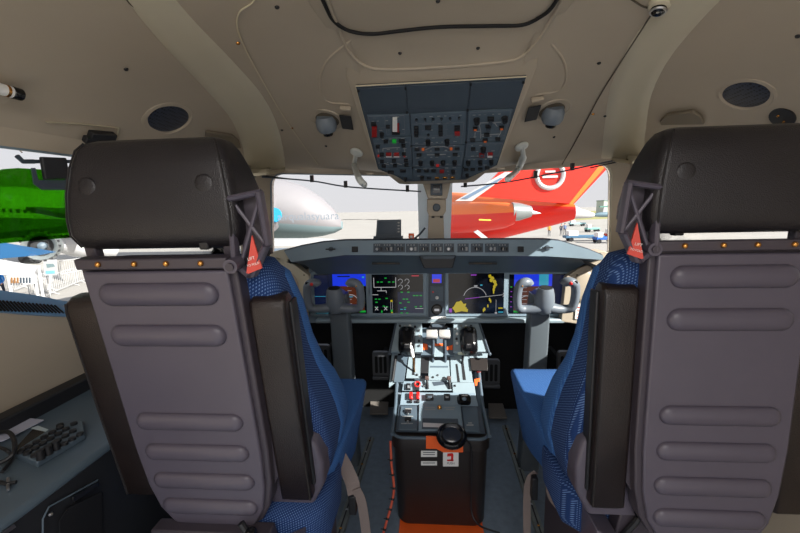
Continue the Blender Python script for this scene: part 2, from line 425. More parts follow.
for sg, u, v, lab in ((-1, 327, 120, 'grey swivel reading lamp recessed in the ceiling left of the overhead panel'), (1, 552, 111, 'grey swivel reading lamp recessed in the ceiling right of the overhead panel')):
    l, nn = C(u, v); M = frameM(l, nn); t = thing('reading_lamp', lab, 'lamp', l, 'swivel lamps beside the overhead panel')
    mb = MB(); mb.lathe([(.076, -.003), (.073, .002), (.066, .003), (.060, -.002), (.056, -.012)], lining, M, 32); mb.build('socket', t)
    mb = MB(); mb.sphere((0, 0, -.006), (.058, .058, .012), mat('hollow_shade', (84, 76, 64), .7), 24, M); mb.build('socket_hollow', t, label='socket hollow with its shade in the brown colour')  # shade inside the bowl is put into the brown colour
    B = frameM(l+nn*.018, V((0, .55, -.8)).normalized(), (1, 0, 0))
    mb = MB(B); mb.lathe([(.001, -.036), (.033, -.033), (.042, -.012), (.042, .014), (.035, .028), (.024, .032)], mat('lamp_grey', (112, 122, 132), .4), None, 26); mb.build('lamp_housing', t)
    mb = MB(B); mb.lathe([(.018, .028), (.022, .03), (.02, .046), (.015, .048), (.012, .044), (.001, .044)], blackg, None, 22); nz = mb.build('lamp_nozzle', t)
    mb = MB(B); mb.sphere((0, 0, .046), (.008, .008, .004), mat('lamp_lens', (210, 215, 220), .1), 10); mb.build('lens', nz)
    # dark flap beside the lamp and the moulded shell it slides into
    f = C(u+(20 if sg < 0 else -20), v+0)[0]; f += nn*.012
    mb = MB(frameM(f, nn, (1, -.1*sg, .0))); mb.box((0, 0, 0), (.048, .098, .004), black); mb.build('flap', t, bevel=.002)
    cc = C(337 if sg < 0 else 549, 78 if sg < 0 else 70); e = cr([V(q) for q in ([(352, 40, 0), (328, 60, 0), (320, 82, 0), (326, 101, 0), (350, 104, 0)] if sg < 0 else [(551, 44, 0), (562, 58, 0), (566, 74, 0), (560, 90, 0), (534, 95, 0)])], 6)
    mb = MB(); mb.tube([C(p.x, p.y)[0]-C(p.x, p.y)[1]*.002 for p in e], [.002]+[.005]*(len(e)-2)+[.002], lining, 8); mb.build('lamp_shroud', t)
    # peg at the mouth of the shroud
    g, gn = C(346 if sg < 0 else 537, 106 if sg < 0 else 97)
    mb = MB(frameM(g, gn)); mb.box((0, 0, .01), (.045, .014, .018), lining); mb.build('knuckle', t, bevel=.004)
# moulded grips (escape handles) either side of the panel
for sg, pts, lab in ((-1, [(357, 151), (356, 160), (359, 170), (364, 179)], 'translucent white hooked grip on the ceiling left of the overhead panel'), (1, [(521, 145), (521, 152), (516, 164), (507, 174)], 'translucent white hooked grip on the ceiling right of the overhead panel')):
    L = [C(*p) for p in pts]; t = thing('grip_handle', lab, 'handle', L[0][0], 'white grips beside the overhead panel')
    mb = MB(); mb.tube(cr([l+n*d for (l, n), d in zip(L, (.014, .03, .034, .02))], 5), [.011]*5+[.017]*5+[.019]*5+[.010], frost, 12, flat=.7); mb.build('grip', t)
    mb = MB(frameM(L[0][0], L[0][1])); mb.lathe([(.026, 0), (.031, .006), (.029, .014), (.016, .02), (.001, .02)], frost, None, 24); mb.build('round_mount', t)
    l, n = C(pts[-1][0]+6*(-sg)*-1*-1, pts[-1][1]-6)
    mb = MB(frameM(l, n)); mb.lathe([(.014, 0), (.014, .006), (.001, .008)], lining, None, 16); mb.build('mounting_boss', t)
# other bits in the lining
l, n = C(783, 117); t = thing('ceiling_socket', 'oval black two-pin socket in the ceiling behind the right headrest', 'socket', l); M = frameM(l, n)
mb = MB(M); mb.lathe([(.034, 0), (.034, .006), (.001, .008)], black, None, 26); mb.build('socket_plate', t)
for s in (-1, 1): mb = MB(M); mb.sphere((s*.012, 0, .008), .004, brass, 8); mb.build('contact', t)
for pts, lab in (([(661, 119), (668, 112), (694, 108), (702, 113), (706, 121), (662, 122)], 'moulded recess in the ceiling above the right headrest'), ([(204, 134), (205, 129), (232, 133), (238, 138), (240, 146), (214, 142)], 'moulded recess in the ceiling above the left headrest')):
    o3 = [C(*p) for p in pts]; mb = MB(); mb.prism([a+b*.003 for a, b in o3], o3[0][1]*.012, mat('recess_lining', (116, 106, 90), .6)); tag(mb.build('recess_cover', bevel=.004), lab, 'ceiling recess')
# coat hook / dark latch in a pale recess at upper left
o3 = [C(*p) for p in ((45, 121), (80, 123), (118, 127), (116, 139), (46, 148))]
t = thing('ceiling_latch', 'black and brass latch in a beige ceiling recess left above the headrest', 'latch', o3[0][0])
mb = MB(); mb.prism([a+b*.001 for a, b in o3], o3[0][1]*.006, lining2); mb.build('recess_frame', t)
l, n = C(98, 133)
LX = C(112, 134)[0]-C(86, 132)[0]
mb = MB(frameM(l, n, LX)); mb.box((0, .0, .018), (.075, .03, .022), black); mb.box((-.03, -.012, .02), (.04, .02, .02), black); mb.cyl((-.045, -.01, .02), (.03, -.01, .03), .008, black, 12); mb.build('latch_body', t, bevel=.003)
mb = MB(frameM(l, n, LX)); mb.cyl((-.02, -.018, .024), (-.008, -.018, .026), .009, brass, 12); mb.build('latch_pin', t)
# hand lamp poking in at the left edge
l, n = C(3, 82); q = l+n*.03
t = thing('hand_torch', 'black ended white torch clipped to the ceiling at the left edge', 'torch', q)
ax = (C(30, 90)[0]-C(-10, 78)[0]).normalized()
mb = MB(); mb.cyl(q-ax*.05, q+ax*.0, .013, white, 18); mb.cyl(q-ax*.012, q-ax*.006, .0135, brass, 18); mb.build('barrel', t)
mb = MB(); mb.cyl(q, q+ax*.022, .014, blackg, 18); mb.build('cap', t, bevel=.003)
mb = MB(frameM(l, n)); mb.box((-.03, 0, .01), (.02, .03, .03), lining); mb.build('clip', t)
# fitting top right of the ceiling
l, n = C(660, 3); t = thing('ceiling_nozzle', 'chrome ended black nozzle at the top edge right of the hatch', 'air nozzle', l)
mb = MB(frameM(l, n)); mb.lathe([(.026, 0), (.024, .01), (.018, .014)], lining2, None, 22); mb.build('mount', t)
mb = MB(frameM(l, n)); mb.lathe([(.016, .0), (.018, .02), (.012, .026), (.001, .022)], blackg, None, 22); mb.build('nozzle', t)
mb = MB(frameM(l, n)); mb.lathe([(.018, .018), (.0195, .02), (.018, .023)], steel, None, 22); mb.build('chrome_ring', t)

# ------------------------------------------------------------------ centre post
PY = 2.12
def px_poly(pts, y): return [P(u, v, y) for u, v in pts]
t = thing('centre_post', 'beige centre post with standby compass between the two windscreens', 'post', P(437, 240, PY))
mb = MB(); mb.prism(px_poly([(421, 178), (452, 177), (447, 199), (428, 199)], 2.06), V((0, .06, 0)), lining); mb.build('post_head', t, bevel=.006)
mb = MB(); mb.prism(px_poly([(427, 199), (446, 199), (446, 211), (443, 216), (429, 216), (427, 211)], 2.09), V((0, .05, 0)), lining); mb.build('post_neck', t, bevel=.004)
mb = MB(); mb.prism(px_poly([(428.5, 215), (443.5, 215), (444.5, 248), (427.5, 248)], 2.12), V((0, .06, 0)), lining); mb.build('post_column', t, bevel=.004)
mb = MB(); mb.prism(px_poly([(430.5, 182.5), (442.5, 182.5), (442.5, 195.5), (430.5, 195.5)], 2.052), V((0, .012, 0)), panelk); cpz = mb.build('compass', t, bevel=.003)
mb = MB(); mb.prism(px_poly([(433, 185), (440, 185), (440, 193), (433, 193)], 2.05), V((0, .004, 0)), blackg); mb.prism(px_poly([(433.5, 188.5), (439.5, 188.5), (439.5, 190.3), (433.5, 190.3)], 2.048), V((0, .003, 0)), whited); mb.build('compass_face', cpz)
mb = MB(frameM(P(436.5, 207.5, 2.085), (0, -1, 0))); mb.lathe([(.021, -.005), (.021, .008), (.017, .012), (.001, .012)], panelk, None, 24); mb.build('round_knob', t)
mb = MB()
for u in (431.5, 440): mb.prism(px_poly([(u, 215), (u+3, 215), (u+3, 218), (u, 218)], 2.112), V((0, .008, 0)), black)
mb.build('catch', t)
# white framing just inside each windscreen
mb = MB(); c0 = [V((x, y, z)) for x, y, z in ((-.100, 2.215, 1.625), (.100, 2.215, 1.625), (.104, 2.57, 1.12), (-.104, 2.57, 1.12))]
mb.prism(c0, V((0, .012, 0)), frostw); struct(mb.build(tnn(), smooth=0))

# ------------------------------------------------------------------ glareshield and instrument panel
GY = 1.90
t = thing('glareshield', 'dark blue-grey glareshield with a row of control knobs below the windscreens', 'glareshield', P(440, 255, GY))
face = [(284, 251), (300, 246.5), (322, 242.5), (345, 240.5), (420, 240), (500, 239.5), (545, 239.5), (560, 241), (590, 250), (603, 255.5), (604, 260), (590, 259), (560, 257), (545, 256.2), (440, 255.5), (345, 255), (300, 261), (291, 262)]
tp = [P(u, v, GY) for u, v in face[:10]]; bt = [P(u, v, GY) for u, v in face[10:]][::-1]
# cowl: top skin from the near edge to the windscreen foot
mb = MB(); rows = []
for i, p in enumerate(tp):
    x = p.x; far = 2.5-.36*abs(x); rows.append([p+V((0, .0, -.004)), p+V((0, .006, .004)), p+V((0, .03, .006)), V((x, far, p.z-.11)), V((x, far, p.z-.15)), V((x, GY+.02, p.z-.06))])
mb.grid(rows, mat('cowl_black_blue', (34, 42, 52), .8), False); mb.build('cowl', t)
mb = MB(); mb.prism(tp+bt[::-1], V((0, .035, 0)), panelm); mb.build('fascia', t, bevel=.002)
under = [(p, V((p.x*.86, 2.02, 1.10))) for p in bt]
mb = MB(); mb.grid([[p+V((0, .004, .0)), p.lerp(q, .5)+V((0, 0, .02)), q, q+V((0, 0, .03)), p+V((0, .03, .03))] for p, q in under], panelf); mb.build('soffit', t)
# controls on the fascia
def fpos(u, v): return P(u, v, GY)
for i, (u, w) in enumerate([(378, 6), (388, 8), (399, 9), (412, 9), (424, 8), (437, 9), (449, 7), (463, 8), (477, 9), (491, 9), (503, 8)]):
    mb = MB(); mb.prism([fpos(a, b)+V((0, -.003, 0)) for a, b in ((u-w/2-1.6, 243.6), (u+w/2+1.6, 243.4), (u+w/2+1.6, 252.2), (u-w/2-1.6, 252.4))], V((0, .008, 0)), panelk)
    for k in range(3): mb.prism([fpos(a, b)+V((0, -.0045, 0)) for a, b in ((u-w/2+k*w/3, 244.4), (u-w/2+k*w/3+1.2, 244.4), (u-w/2+k*w/3+1.2, 245.4), (u-w/2+k*w/3, 245.4))], V((0, .003, 0)), whited)
    mod = mb.build('control_module', t)
    mb = MB(frameM(fpos(u-.6, 248.6), (0, -1, 0)))
    mb.lathe([(.0095, 0), (.009, .013), (.007, .016), (.001, .016)], black if i % 3 else steel, None, 14); mb.box((0, .0, .017), (.002, .014, .002), white); mb.build('knob', mod)
    mb = MB(); mb.prism([fpos(a, b)+V((0, -.008, 0)) for a, b in ((u+2.4, 247), (u+4.4, 247), (u+4.4, 250.5), (u+2.4, 250.5))], V((0, .008, 0)), whited if i % 2 else black); mb.build('push_button', mod)
for u in (355, 520.5):
    mb = MB(); mb.prism([fpos(a, b)+V((0, -.008, 0)) for a, b in ((u-3, 246.5), (u+3, 246.5), (u+3, 252), (u-3, 252))], V((0, .012, 0)), black); mb.build('square_button', t, bevel=.002)
for u in (331, 547):
    vv = 249 if u < 400 else 247.5; mb = MB(frameM(fpos(u, vv), (0, -1, 0))); mb.lathe([(.012, 0), (.011, .012), (.001, .013)], panelk, None, 16); mb.box((0, 0, .01), (.05, .006, .006), black); mb.build('toggle', t)
# centre lip/pull tray under the fascia
mb = MB(); mb.prism(px_poly([(419, 256.5), (456, 256), (453, 268), (424, 268.5)], GY-.03), V((0, .06, 0)), black); mb.prism(px_poly([(420, 256), (456, 255.6), (453, 259), (423, 259.2)], GY-.04), V((0, .02, 0)), panelk); mb.build('centre_tray', t, bevel=.004)
for u in (386, 483): mb = MB(); mb.prism(px_poly([(u-14, 262.6), (u+14, 262.6), (u+14, 264.6), (u-14, 264.6)], 1.96), V((0, .01, 0)), black); mb.prism(px_poly([(u-9, 262.8), (u+9, 262.8), (u+9, 263.6), (u-9, 263.6)], 1.957), V((0, .01, 0)), redm if False else seamm); mb.build('air_slot', t)

# main panel
MY = 2.03
t = thing('instrument_panel', 'blue-grey instrument panel with four large screens below the glareshield', 'instrument panel', P(440, 318, MY))
mb = MB(); mb.prism(px_poly([(309, 266), (330, 265.5), (560, 264.5), (569, 265), (568, 323), (440, 322.5), (305, 323)], MY), V((0, .05, 0)), panelm); mb.build('panel_board', t, bevel=.003)
# lower ledge
a = [P(300, 316, 2.03), P(588, 314.5, 2.03)]
z0 = P(440, 322.5, 2.0).z
mb = MB(); mb.box((0, 2.005, z0+.012), (1.34, .05, .022), pedm); mb.build('lower_ledge', t, bevel=.006)
def scr_box(u0, v0, u1, v1, name, y=MY-.012):
    mb = MB(); mb.prism([P(u0-3.4, v0-3, y), P(u1+3.4, v0-3, y), P(u1+3.4, v1+3, y), P(u0-3.4, v1+3, y)], V((0, .02, 0)), panelm)
    return mb.build(name, t, bevel=.003)
def em(name, rgb, s): return mat(name, rgb, .15, emit=s)
e_blk = mat('screen_black', (10, 12, 18), .12); e_nav = em('screen_navy', (18, 30, 66), .5); e_blu = em('screen_blue', (30, 60, 235), .8); e_brn = em('screen_brown', (110, 56, 34), .45)
e_wht = em('screen_white', (215, 215, 220), .5); e_grn = em('screen_green', (30, 190, 70), .5); e_yel = em('screen_yellow', (212, 190, 20), .6); e_cyn = em('screen_cyan', (60, 170, 200), .7); e_mag = em('screen_magenta', (150, 60, 190), .7); e_red = em('screen_red', (200, 60, 80), .6)
class Scr:
    def __init__(s, u0, v0, u1, v1, name, lab=None):
        s.b = (u0, v0, u1, v1); s.par = scr_box(u0, v0, u1, v1, name); s.mb = MB(); s.k = 0
        s.rect(0, 0, 1, 1, e_blk); s.o = None; s.lab = lab
    def p(s, x, y):
        u0, v0, u1, v1 = s.b; q0 = P(u0, v0, MY-.0135); q1 = P(u1, v1, MY-.0135)
        return V((q0.x+(q1.x-q0.x)*x, MY-.0135-.00012*s.k, q0.z+(q1.z-q0.z)*y))
    def poly(s, pts, m): s.k += 1; ps = [s.p(*q) for q in pts]; s.mb.add(ps, [tuple(q) for q in tessellate_polygon([ps])], m)
    def rect(s, x0, y0, x1, y1, m): s.poly([(x0, y0), (x1, y0), (x1, y1), (x0, y1)], m)
    def line(s, x0, y0, x1, y1, w, m):
        dx, dy = x1-x0, (y1-y0)*.72; L = math.hypot(dx, dy) or 1; nx, ny = -dy/L*w/2, dx/L*w/2/.72
        s.poly([(x0+nx, y0+ny), (x1+nx, y1+ny), (x1-nx, y1-ny), (x0-nx, y0-ny)], m)
    def arc(s, cx, cy, r, a0, a1, w, m, n=14):
        q = [(cx+r*math.cos(math.radians(a0+(a1-a0)*i/n)), cy-r*math.sin(math.radians(a0+(a1-a0)*i/n))/.76) for i in range(n+1)]
        for i in range(n): s.line(*q[i], *q[i+1], w, m)
    def done(s): return s.mb.build('display', s.par, smooth=0, label=s.lab)
# left flight display
s = Scr(313.5, 274.5, 367, 313.5, 'display_bezel', 'screen with blue sky and brown ground horizon')
s.rect(.28, .0, 1, .3, e_blu); s.rect(.28, .3, .96, .97, e_brn); s.rect(.0, .02, .27, .98, e_nav); s.rect(.28, .0, .36, .5, e_nav); s.rect(.86, .22, .92, .9, e_blk); s.rect(.93, .06, .97, .1, e_cyn)
for k in range(5): s.rect(.64, .3+k*.11, .72, .31+k*.11, e_wht)
s.rect(.46, .04, .7, .07, e_nav); s.rect(.92, .27, .955, .33, e_grn); s.rect(.92, .34, .95, .5, e_yel); s.rect(.94, .7, .97, .73, e_yel); s.rect(.86, .92, .98, .97, e_grn); s.rect(.66, .56, .74, .58, e_cyn); s.rect(.02, .95, .25, .99, e_cyn); s.rect(.0, .55, .26, .56, e_cyn); s.arc(.7, .7, .14, 20, 160, .012, e_wht)
s.done()
# left system display
s = Scr(371.5, 274.5, 423.5, 313, 'display_bezel', 'screen of green and white system diagrams')
s.rect(.5, .45, 1, 1, e_nav)
for a in ((.04, .08, .04, .33), (.47, .08, .47, .33), (.04, .33, .47, .33), (.18, .33, .18, .42), (.1, .42, .28, .42), (.28, .42, .28, .48), (.0, .52, .12, .52)): s.line(*a, .012, e_wht)
for x, y in ((.1, .18), (.17, .18), (.32, .18), (.4, .18), (.25, .08), (.05, .62), (.12, .62), (.26, .6), (.06, .7), (.2, .8), (.26, .82), (.06, .83), (.6, .62), (.66, .62), (.53, .72), (.69, .7), (.62, .84), (.8, .53), (.86, .53), (.93, .53), (.83, .82), (.93, .81), (.55, .98), (.66, .98), (.56, .44), (.69, .44)): s.rect(x, y, x+.045, y+.028, e_grn)
for x, y in ((.05, .87), (.23, .87)): s.line(x, y-.04, x+.06, y+.05, .014, e_wht); s.line(x+.06, y-.04, x, y+.05, .014, e_wht)
for x in (.56, .69):
    for y in (.17, .32): s.arc(x, y, .042, -90, 170, .008, e_wht, 8)
s.rect(.36, .65, .4, .7, e_yel); s.rect(.36, .7, .365, .97, e_wht); s.rect(.395, .7, .4, .97, e_wht); s.rect(.36, .9, .4, .97, e_grn); s.rect(.37, .96, .4, .99, e_yel); s.rect(.78, .02, .92, .05, e_red); s.rect(.55, .88, .6, .9, e_cyn); s.rect(.62, .88, .66, .9, e_cyn); s.line(.84, .87, 1, .87, .01, e_wht); s.rect(.17, .92, .2, .98, e_grn)
s.done()
# right navigation display with weather returns
s = Scr(448.5, 273.5, 503.5, 313.5, 'display_bezel', 'navigation screen with yellow weather patches')
s.arc(.48, .62, .21, 15, 165, .01, e_wht, 16); s.line(.3, .63, .56, .59, .012, e_mag); s.line(.56, .59, .98, .53, .008, e_wht); s.arc(.48, .62, .1, 0, 360, .004, e_nav); s.line(.86, .65, .86, .95, .006, e_wht); s.rect(.84, .96, .88, 1, e_wht); s.arc(.96, .53, .04, -60, 60, .012, e_wht, 6)
rr = random.Random(3)
for k in range(6): s.line(.08+.02*k, .84+.025*(k % 3)-.01*k+.04, .24+.022*k, .69+.045*k, .055, e_yel)
s.poly([(.08, .85), (.14, .7), (.22, .68), (.26, .75), (.32, .74), (.3, .85), (.24, .93), (.12, .97)], e_yel)
for x, y, w in ((.74, .07, .05), (.78, .12, .06), (.76, .17, .05), (.82, .2, .06), (.84, .27, .05), (.82, .33, .04), (.81, .4, .035), (.81, .46, .02), (.74, .64, .025), (.76, .68, .02), (.71, .8, .02), (.65, .88, .03), (.63, .91, .02)): s.poly([(x-w/2, y-.03), (x+w*.3, y-.045), (x+w*.7, y+.01), (x+w*.3, y+.05), (x-w*.4, y+.03)], e_yel)
s.rect(.9, .84, .98, .87, e_yel); s.rect(.9, .94, .99, .97, e_cyn); s.rect(.01, .86, .06, .96, e_mag); s.rect(.4, .02, .5, .05, e_mag); s.rect(.46, .29, .52, .32, e_wht); s.rect(.57, .27, .61, .3, e_cyn)
s.done()
# right flight display
s = Scr(509.5, 274.5, 567.5, 313.5, 'display_bezel', 'screen with a blue band over a dark brown horizon')
s.rect(.08, .0, .72, .3, e_blu); s.rect(.08, .3, .4, .96, e_brn); s.rect(.4, .3, .72, .96, e_brn); s.rect(.5, .0, .66, .28, e_cyn); s.rect(.72, .02, 1, .98, e_nav); s.rect(.0, .04, .07, .96, e_blk); s.rect(.02, .3, .05, .33, e_grn); s.rect(.08, .92, .2, .97, e_grn); s.rect(.7, .96, .95, .99, e_cyn); s.arc(.3, .7, .12, 20, 160, .012, e_wht)
for k in range(5): s.rect(.22, .33+.1*k, .3, .34+.1*k, e_wht)
for k in range(4): s.rect(.02, .42+.13*k, .05, .44+.13*k, e_mag)
s.done()
# centre standby stack
mb = MB(); mb.prism(px_poly([(428.5, 271), (444.5, 271), (444.5, 320), (428.5, 320)], MY-.01), V((0, .02, 0)), panelk); cs = mb.build('standby_stack', t, bevel=.002)
mb = MB(); mb.prism(px_poly([(431, 273.5), (442.5, 273.5), (442.5, 284), (431, 284)], MY-.014), V((0, .01, 0)), blackg)
mb.prism(px_poly([(432, 274.3), (441.5, 274.3), (441.5, 283), (432, 283)], MY-.0145), V((0, .001, 0)), e_blu); mb.prism(px_poly([(433, 279), (440, 279), (440, 282.5), (433, 282.5)], MY-.0148), V((0, .001, 0)), e_red); mb.build('standby_display', cs)
mb = MB(); mb.prism(px_poly([(430.5, 286.5), (443, 286.5), (443, 301), (430.5, 301)], MY-.013), V((0, .01, 0)), panelf); mb.build('gear_panel', cs)
mb = MB(frameM(P(436.8, 297, MY-.013), (0, -1, 0))); mb.cyl((0, 0, 0), (0, .004, .03), .004, steel, 10); mb.sphere((0, .004, .034), .010, white, 12); mb.build('gear_lever', cs)
mb = MB(frameM(P(433, 292, MY-.013), (0, -1, 0))); mb.sphere((0, 0, .002), .005, redl, 8); mb.build('red_lamp', cs)
mb = MB(frameM(P(436.8, 309.5, MY-.012), (0, -1, 0))); mb.lathe([(.030, 0), (.030, .006), (.026, .008), (.024, .004), (.001, .004)], blackg, None, 26); mb.box((0, -.001, .006), (.026, .012, .003), e_wht); mb.build('round_gauge', cs)
for u in (340, 398, 476, 538): mb = MB(); mb.prism(px_poly([(u-4, 270.6), (u+4, 270.6), (u+4, 271.6), (u-4, 271.6)], MY-.014), V((0, .004, 0)), whited); mb.build('name_strip', t)
# tablet/display standing on the glareshield
tb = thing('sunshade_monitor', 'small dark square display standing on the glareshield before the left windscreen', 'display', P(388, 239, 2.0))
mb = MB(); mb.prism(px_poly([(377, 220), (401, 219.5), (401, 239.5), (375.5, 239.5)], 2.0), V((0, .02, 0)), panelk); mb.build('casing', tb, bevel=.002)
mb = MB(); mb.prism(px_poly([(379, 221.5), (396, 221.2), (396, 234), (378, 234.2)], 1.998), V((0, .004, 0)), mat('slate_screen', (48, 62, 76), .3)); mb.build('screen', tb)
mb = MB(); mb.prism(px_poly([(373.5, 236.5), (402.5, 236.3), (402.5, 240.5), (373, 240.5)], 1.99), V((0, .05, 0)), panelk); mb.build('foot', tb)
for k in range(4): mb = MB(); mb.prism(px_poly([(397.6, 222+3*k), (399.6, 222+3*k), (399.6, 223.4+3*k), (397.6, 223.4+3*k)], 1.998), V((0, .003, 0)), whited); mb.build('button', tb)
mb = MB(); mb.prism(px_poly([(408.5, 233.5), (414, 233.5), (414, 239.6), (408.5, 239.6)], 2.0), V((0, .02, 0)), orange); mb.prism(px_poly([(410, 235.5), (412.6, 235.5), (412.6, 238), (410, 238)], 1.998), V((0, .003, 0)), white)
tag(mb.build('orange_tag', bevel=.001), 'small orange tag standing on the glareshield near the centre post', 'tag')
mb = MB(); mb.tube([P(413, 240, 2.1), P(420, 234, 2.12), P(425, 228, 2.14)], .006, panelk, 8); tag(mb.build('wiper_rod'), 'short dark rod rising behind the orange tag by the centre post', 'rod')
# beige side consoles beside the instrument panel
for sg, nm, out in ((-1, 'left', [(277, 257), (291, 262), (309, 276), (306, 323), (268, 328), (266, 262)]), (1, 'right', [(566, 277), (580, 268), (604, 259), (618, 262), (618, 330), (561, 322)])):
    ys = 2.0; t = thing('corner_fairing', 'beige moulded side panel at the %s end of the instrument panel' % nm, 'panel', P(*out[3], ys), 'beige panels beside the instrument panel')
    mb = MB(); mb.prism(px_poly(out, ys-.02), V((0, .06, 0)), lining2 if sg < 0 else lining); mb.build('panel_body', t, bevel=.004)
    cu, cv = (289, 284) if sg < 0 else (585, 283)
    mb = MB(frameM(P(cu, cv, ys-.022), (0, -1, 0))); mb.sphere((0, -.02, 0), (.055, .085, .008), lining, 20); mb.build('moulded_bulge', t)
    q = [(297, 304), (306, 305), (305.5, 319), (297.5, 319)] if sg < 0 else [(576, 305), (585, 304), (584, 320), (575, 319)]
    mb = MB(); mb.prism(px_poly(q, ys-.026), V((0, .003, 0)), white)
    for k in range(4):
        for j in range(2):
            a, b = q[0][0]+1.2+j*4, q[0][1]+2+k*3.3; mb.prism(px_poly([(a, b), (a+2.6, b), (a+2.6, b+1), (a, b+1)], ys-.0265), V((0, .001, 0)), redm)
    mb.build('placard', t, label='white placard printed in pale red')
    mb = MB()
    for u, v in (((304, 275), (299, 300)) if sg < 0 else ((577, 275), (592, 268), (580, 302))): mb.sphere(P(u, v, ys-.022), .004, black, 8)
    mb.build('screws', t).name = 'fastener'
# glareshield wing corners in pale beige
for sg, q in ((-1, [(262, 262), (272, 252), (286, 249), (292, 256), (284, 264), (272, 268)]), (1, [(592, 252), (604, 251), (618, 256), (616, 266), (604, 262)])):
    mb = MB(); mb.prism(px_poly(q, 1.98), V((0, .1, 0)), lining2 if sg < 0 else lining); struct(mb.build(tnn(), bevel=.004))

# ------------------------------------------------------------------ sun blind rails along the windscreens
for nm, pts, clips in (('left', [(262, 177), (312, 181), (350, 187), (421, 191.5)], (312, 345, 408)), ('right', [(461, 186.5), (500, 183), (540, 176), (614, 160.5)], (466, 534, 571))):
    yy = {262: 1.96, 312: 2.02, 350: 2.06, 421: 2.13, 461: 2.13, 500: 2.07, 540: 2.03, 614: 1.90}
    t = thing('blind_rail', 'thin dark rail along the top of the %s windscreen' % nm, 'rail', P(*pts[1], yy[pts[1][0]]), 'blind rails above the windscreens')
    path = [P(u, v, yy[u]) for u, v in pts]; mb = MB(); mb.tube(cr(path, 6), .0038, panelk, 8); mb.build('rail', t)
    pc = cr([V((u, v, yy[u])) for u, v in pts], 12)
    for c in clips:
        q = min(pc, key=lambda a: abs(a.x-c)); a = P(q.x, q.y, q.z)
        mb = MB(); mb.box(a+V((0, .0, .012)), (.018, .012, .036), black); mb.build('clip', t)
# ------------------------------------------------------------------ control yokes
def yoke(sg):
    cx = sg*.504; hy = 1.79; nm = 'left' if sg < 0 else 'right'
    cz = 1.45-1.79*math.tan(math.radians(5.08+8.66))  # hub height from v=300
    cz = P(333 if sg < 0 else 547.5, 300, hy).z
    t = thing('control_yoke', 'ram-horn control yoke on a tall column before the %s seat' % nm, 'control yoke', (cx, 1.9, 0), 'the two control yokes')
    # column
    rings = []
    for z, y, hx, hyy in ((.0, 1.99, .05, .05), (.45, 1.93, .05, .045), (.8, 1.9, .05, .042), (cz-.05, 1.885, .048, .04), (cz+.015, 1.88, .044, .036)):
        rings.append([(cx+a, y+b, z) for a, b in rrect(hx, hyy, .012)])
    mb = MB(); mb.loft(rings, yoked); col = mb.build('column', t)
    mb = MB(); mb.sphere((cx, 1.93, .40), (.075, .07, .05), rubber, 16); mb.build('column_boot', t)
    mb = MB(); mb.tube([(cx, 1.9, cz), (cx, hy+.02, cz)], .035, yokem, 18); mb.build('shaft', t)
    # hub: tapered barrel
    M = Matrix.Translation((cx, hy, cz)) @ Matrix.Rotation(math.radians(9), 4, 'X')
    rg = []
    for z, r, ry in ((-.070, .012, .01), (-.066, .028, .026), (-.053, .041, .037), (-.02, .047, .043), (.03, .042, .039), (.056, .036, .033), (.062, .033, .031)):
        rg.append([M @ V((r*math.cos(a), ry*math.sin(a), z)) for a in [2*PI*k/26 for k in range(26)]])
    mb = MB(); mb.loft(rg, yokem); mb.build('hub', t, smooth=60)
    mb = MB(M); mb.lathe([(.029, .0625), (.028, .0645), (.022, .0648), (.001, .0648)], rubber, None, 22); mb.build('hub_cap', t)
    for s in (-1, 1):
        q = [(.02, -.035), (.055, -.042), (.095, -.044), (.122, -.032), (.131, .0), (.131, .05), (.124, .082), (.104, .096), (.084, .092), (.074, .078)]
        pth = cr([M @ V((s*x, -.006-.01*(x > .1), z)) for x, z in q], 5)
        n = len(pth); rad = []
        for i in range(n):
            k = i/(n-1); rad.append(.0195+.006*math.exp(-((k-.0)/.18)**2)+.002*math.exp(-((k-.78)/.12)**2)-(.006 if k > .985 else 0))
        mb = MB(); mb.tube(pth, rad, yokem, 14, flat=1.15, upv=(0, 1, 0)); hn = mb.build('horn', t, smooth=60)
        if (s < 0) == (sg < 0):
            mb = MB(M); mb.sphere((s*.098, -.037, .097), .0085, red, 10); mb.build('red_button', hn)
            mb = MB(M); mb.box((s*.114, -.028, .100), (.03, .02, .014), blackg); mb.build('trim_switch', hn, bevel=.003)
        else:
            mb = MB(M); mb.sphere((s*.118, -.038, .086), .0045, brass, 8); mb.build('small_button', hn)
yoke(-1); yoke(1)
# rudder pedals
for (u, v), lab in (((322, 357), 'slotted grey rudder pedal under the left yoke, by the seat'), ((381, 364), 'slotted grey rudder pedal left of the centre pedestal'), ((491, 372), 'slotted grey rudder pedal right of the centre pedestal'), ((566, 364), 'slotted grey rudder pedal beyond the right yoke column')):
    c = P(u, v, 2.25); t = thing('rudder_pedal', lab, 'pedal', c, 'rudder pedals in the footwell')
    rg = [[(c.x+a, c.y+.01, c.z+b) for a, b in rrect(.055, .085, .02)], [(c.x+a, c.y-.012, c.z+b) for a, b in rrect(.052, .082, .02)]]
    mb = MB(); mb.loft(rg, pedal); pl = mb.build('pedal_plate', t)
    for k in (-1, 0, 1): mb = MB(); mb.loft([[(c.x+k*.028+a, c.y-yy, c.z+b) for a, b in rrect(.009, .055, .008)] for yy in (.008, .014)], dark); mb.build('slot', pl)
    mb = MB(); mb.box((c.x, c.y-.015, c.z-.08), (.1, .05, .02), pedal); mb.build('heel_ledge', t, bevel=.004)
    mb = MB(); mb.box((c.x, c.y+.16, c.z-.02), (.03, .32, .03), dark); mb.build('pedal_arm', t)
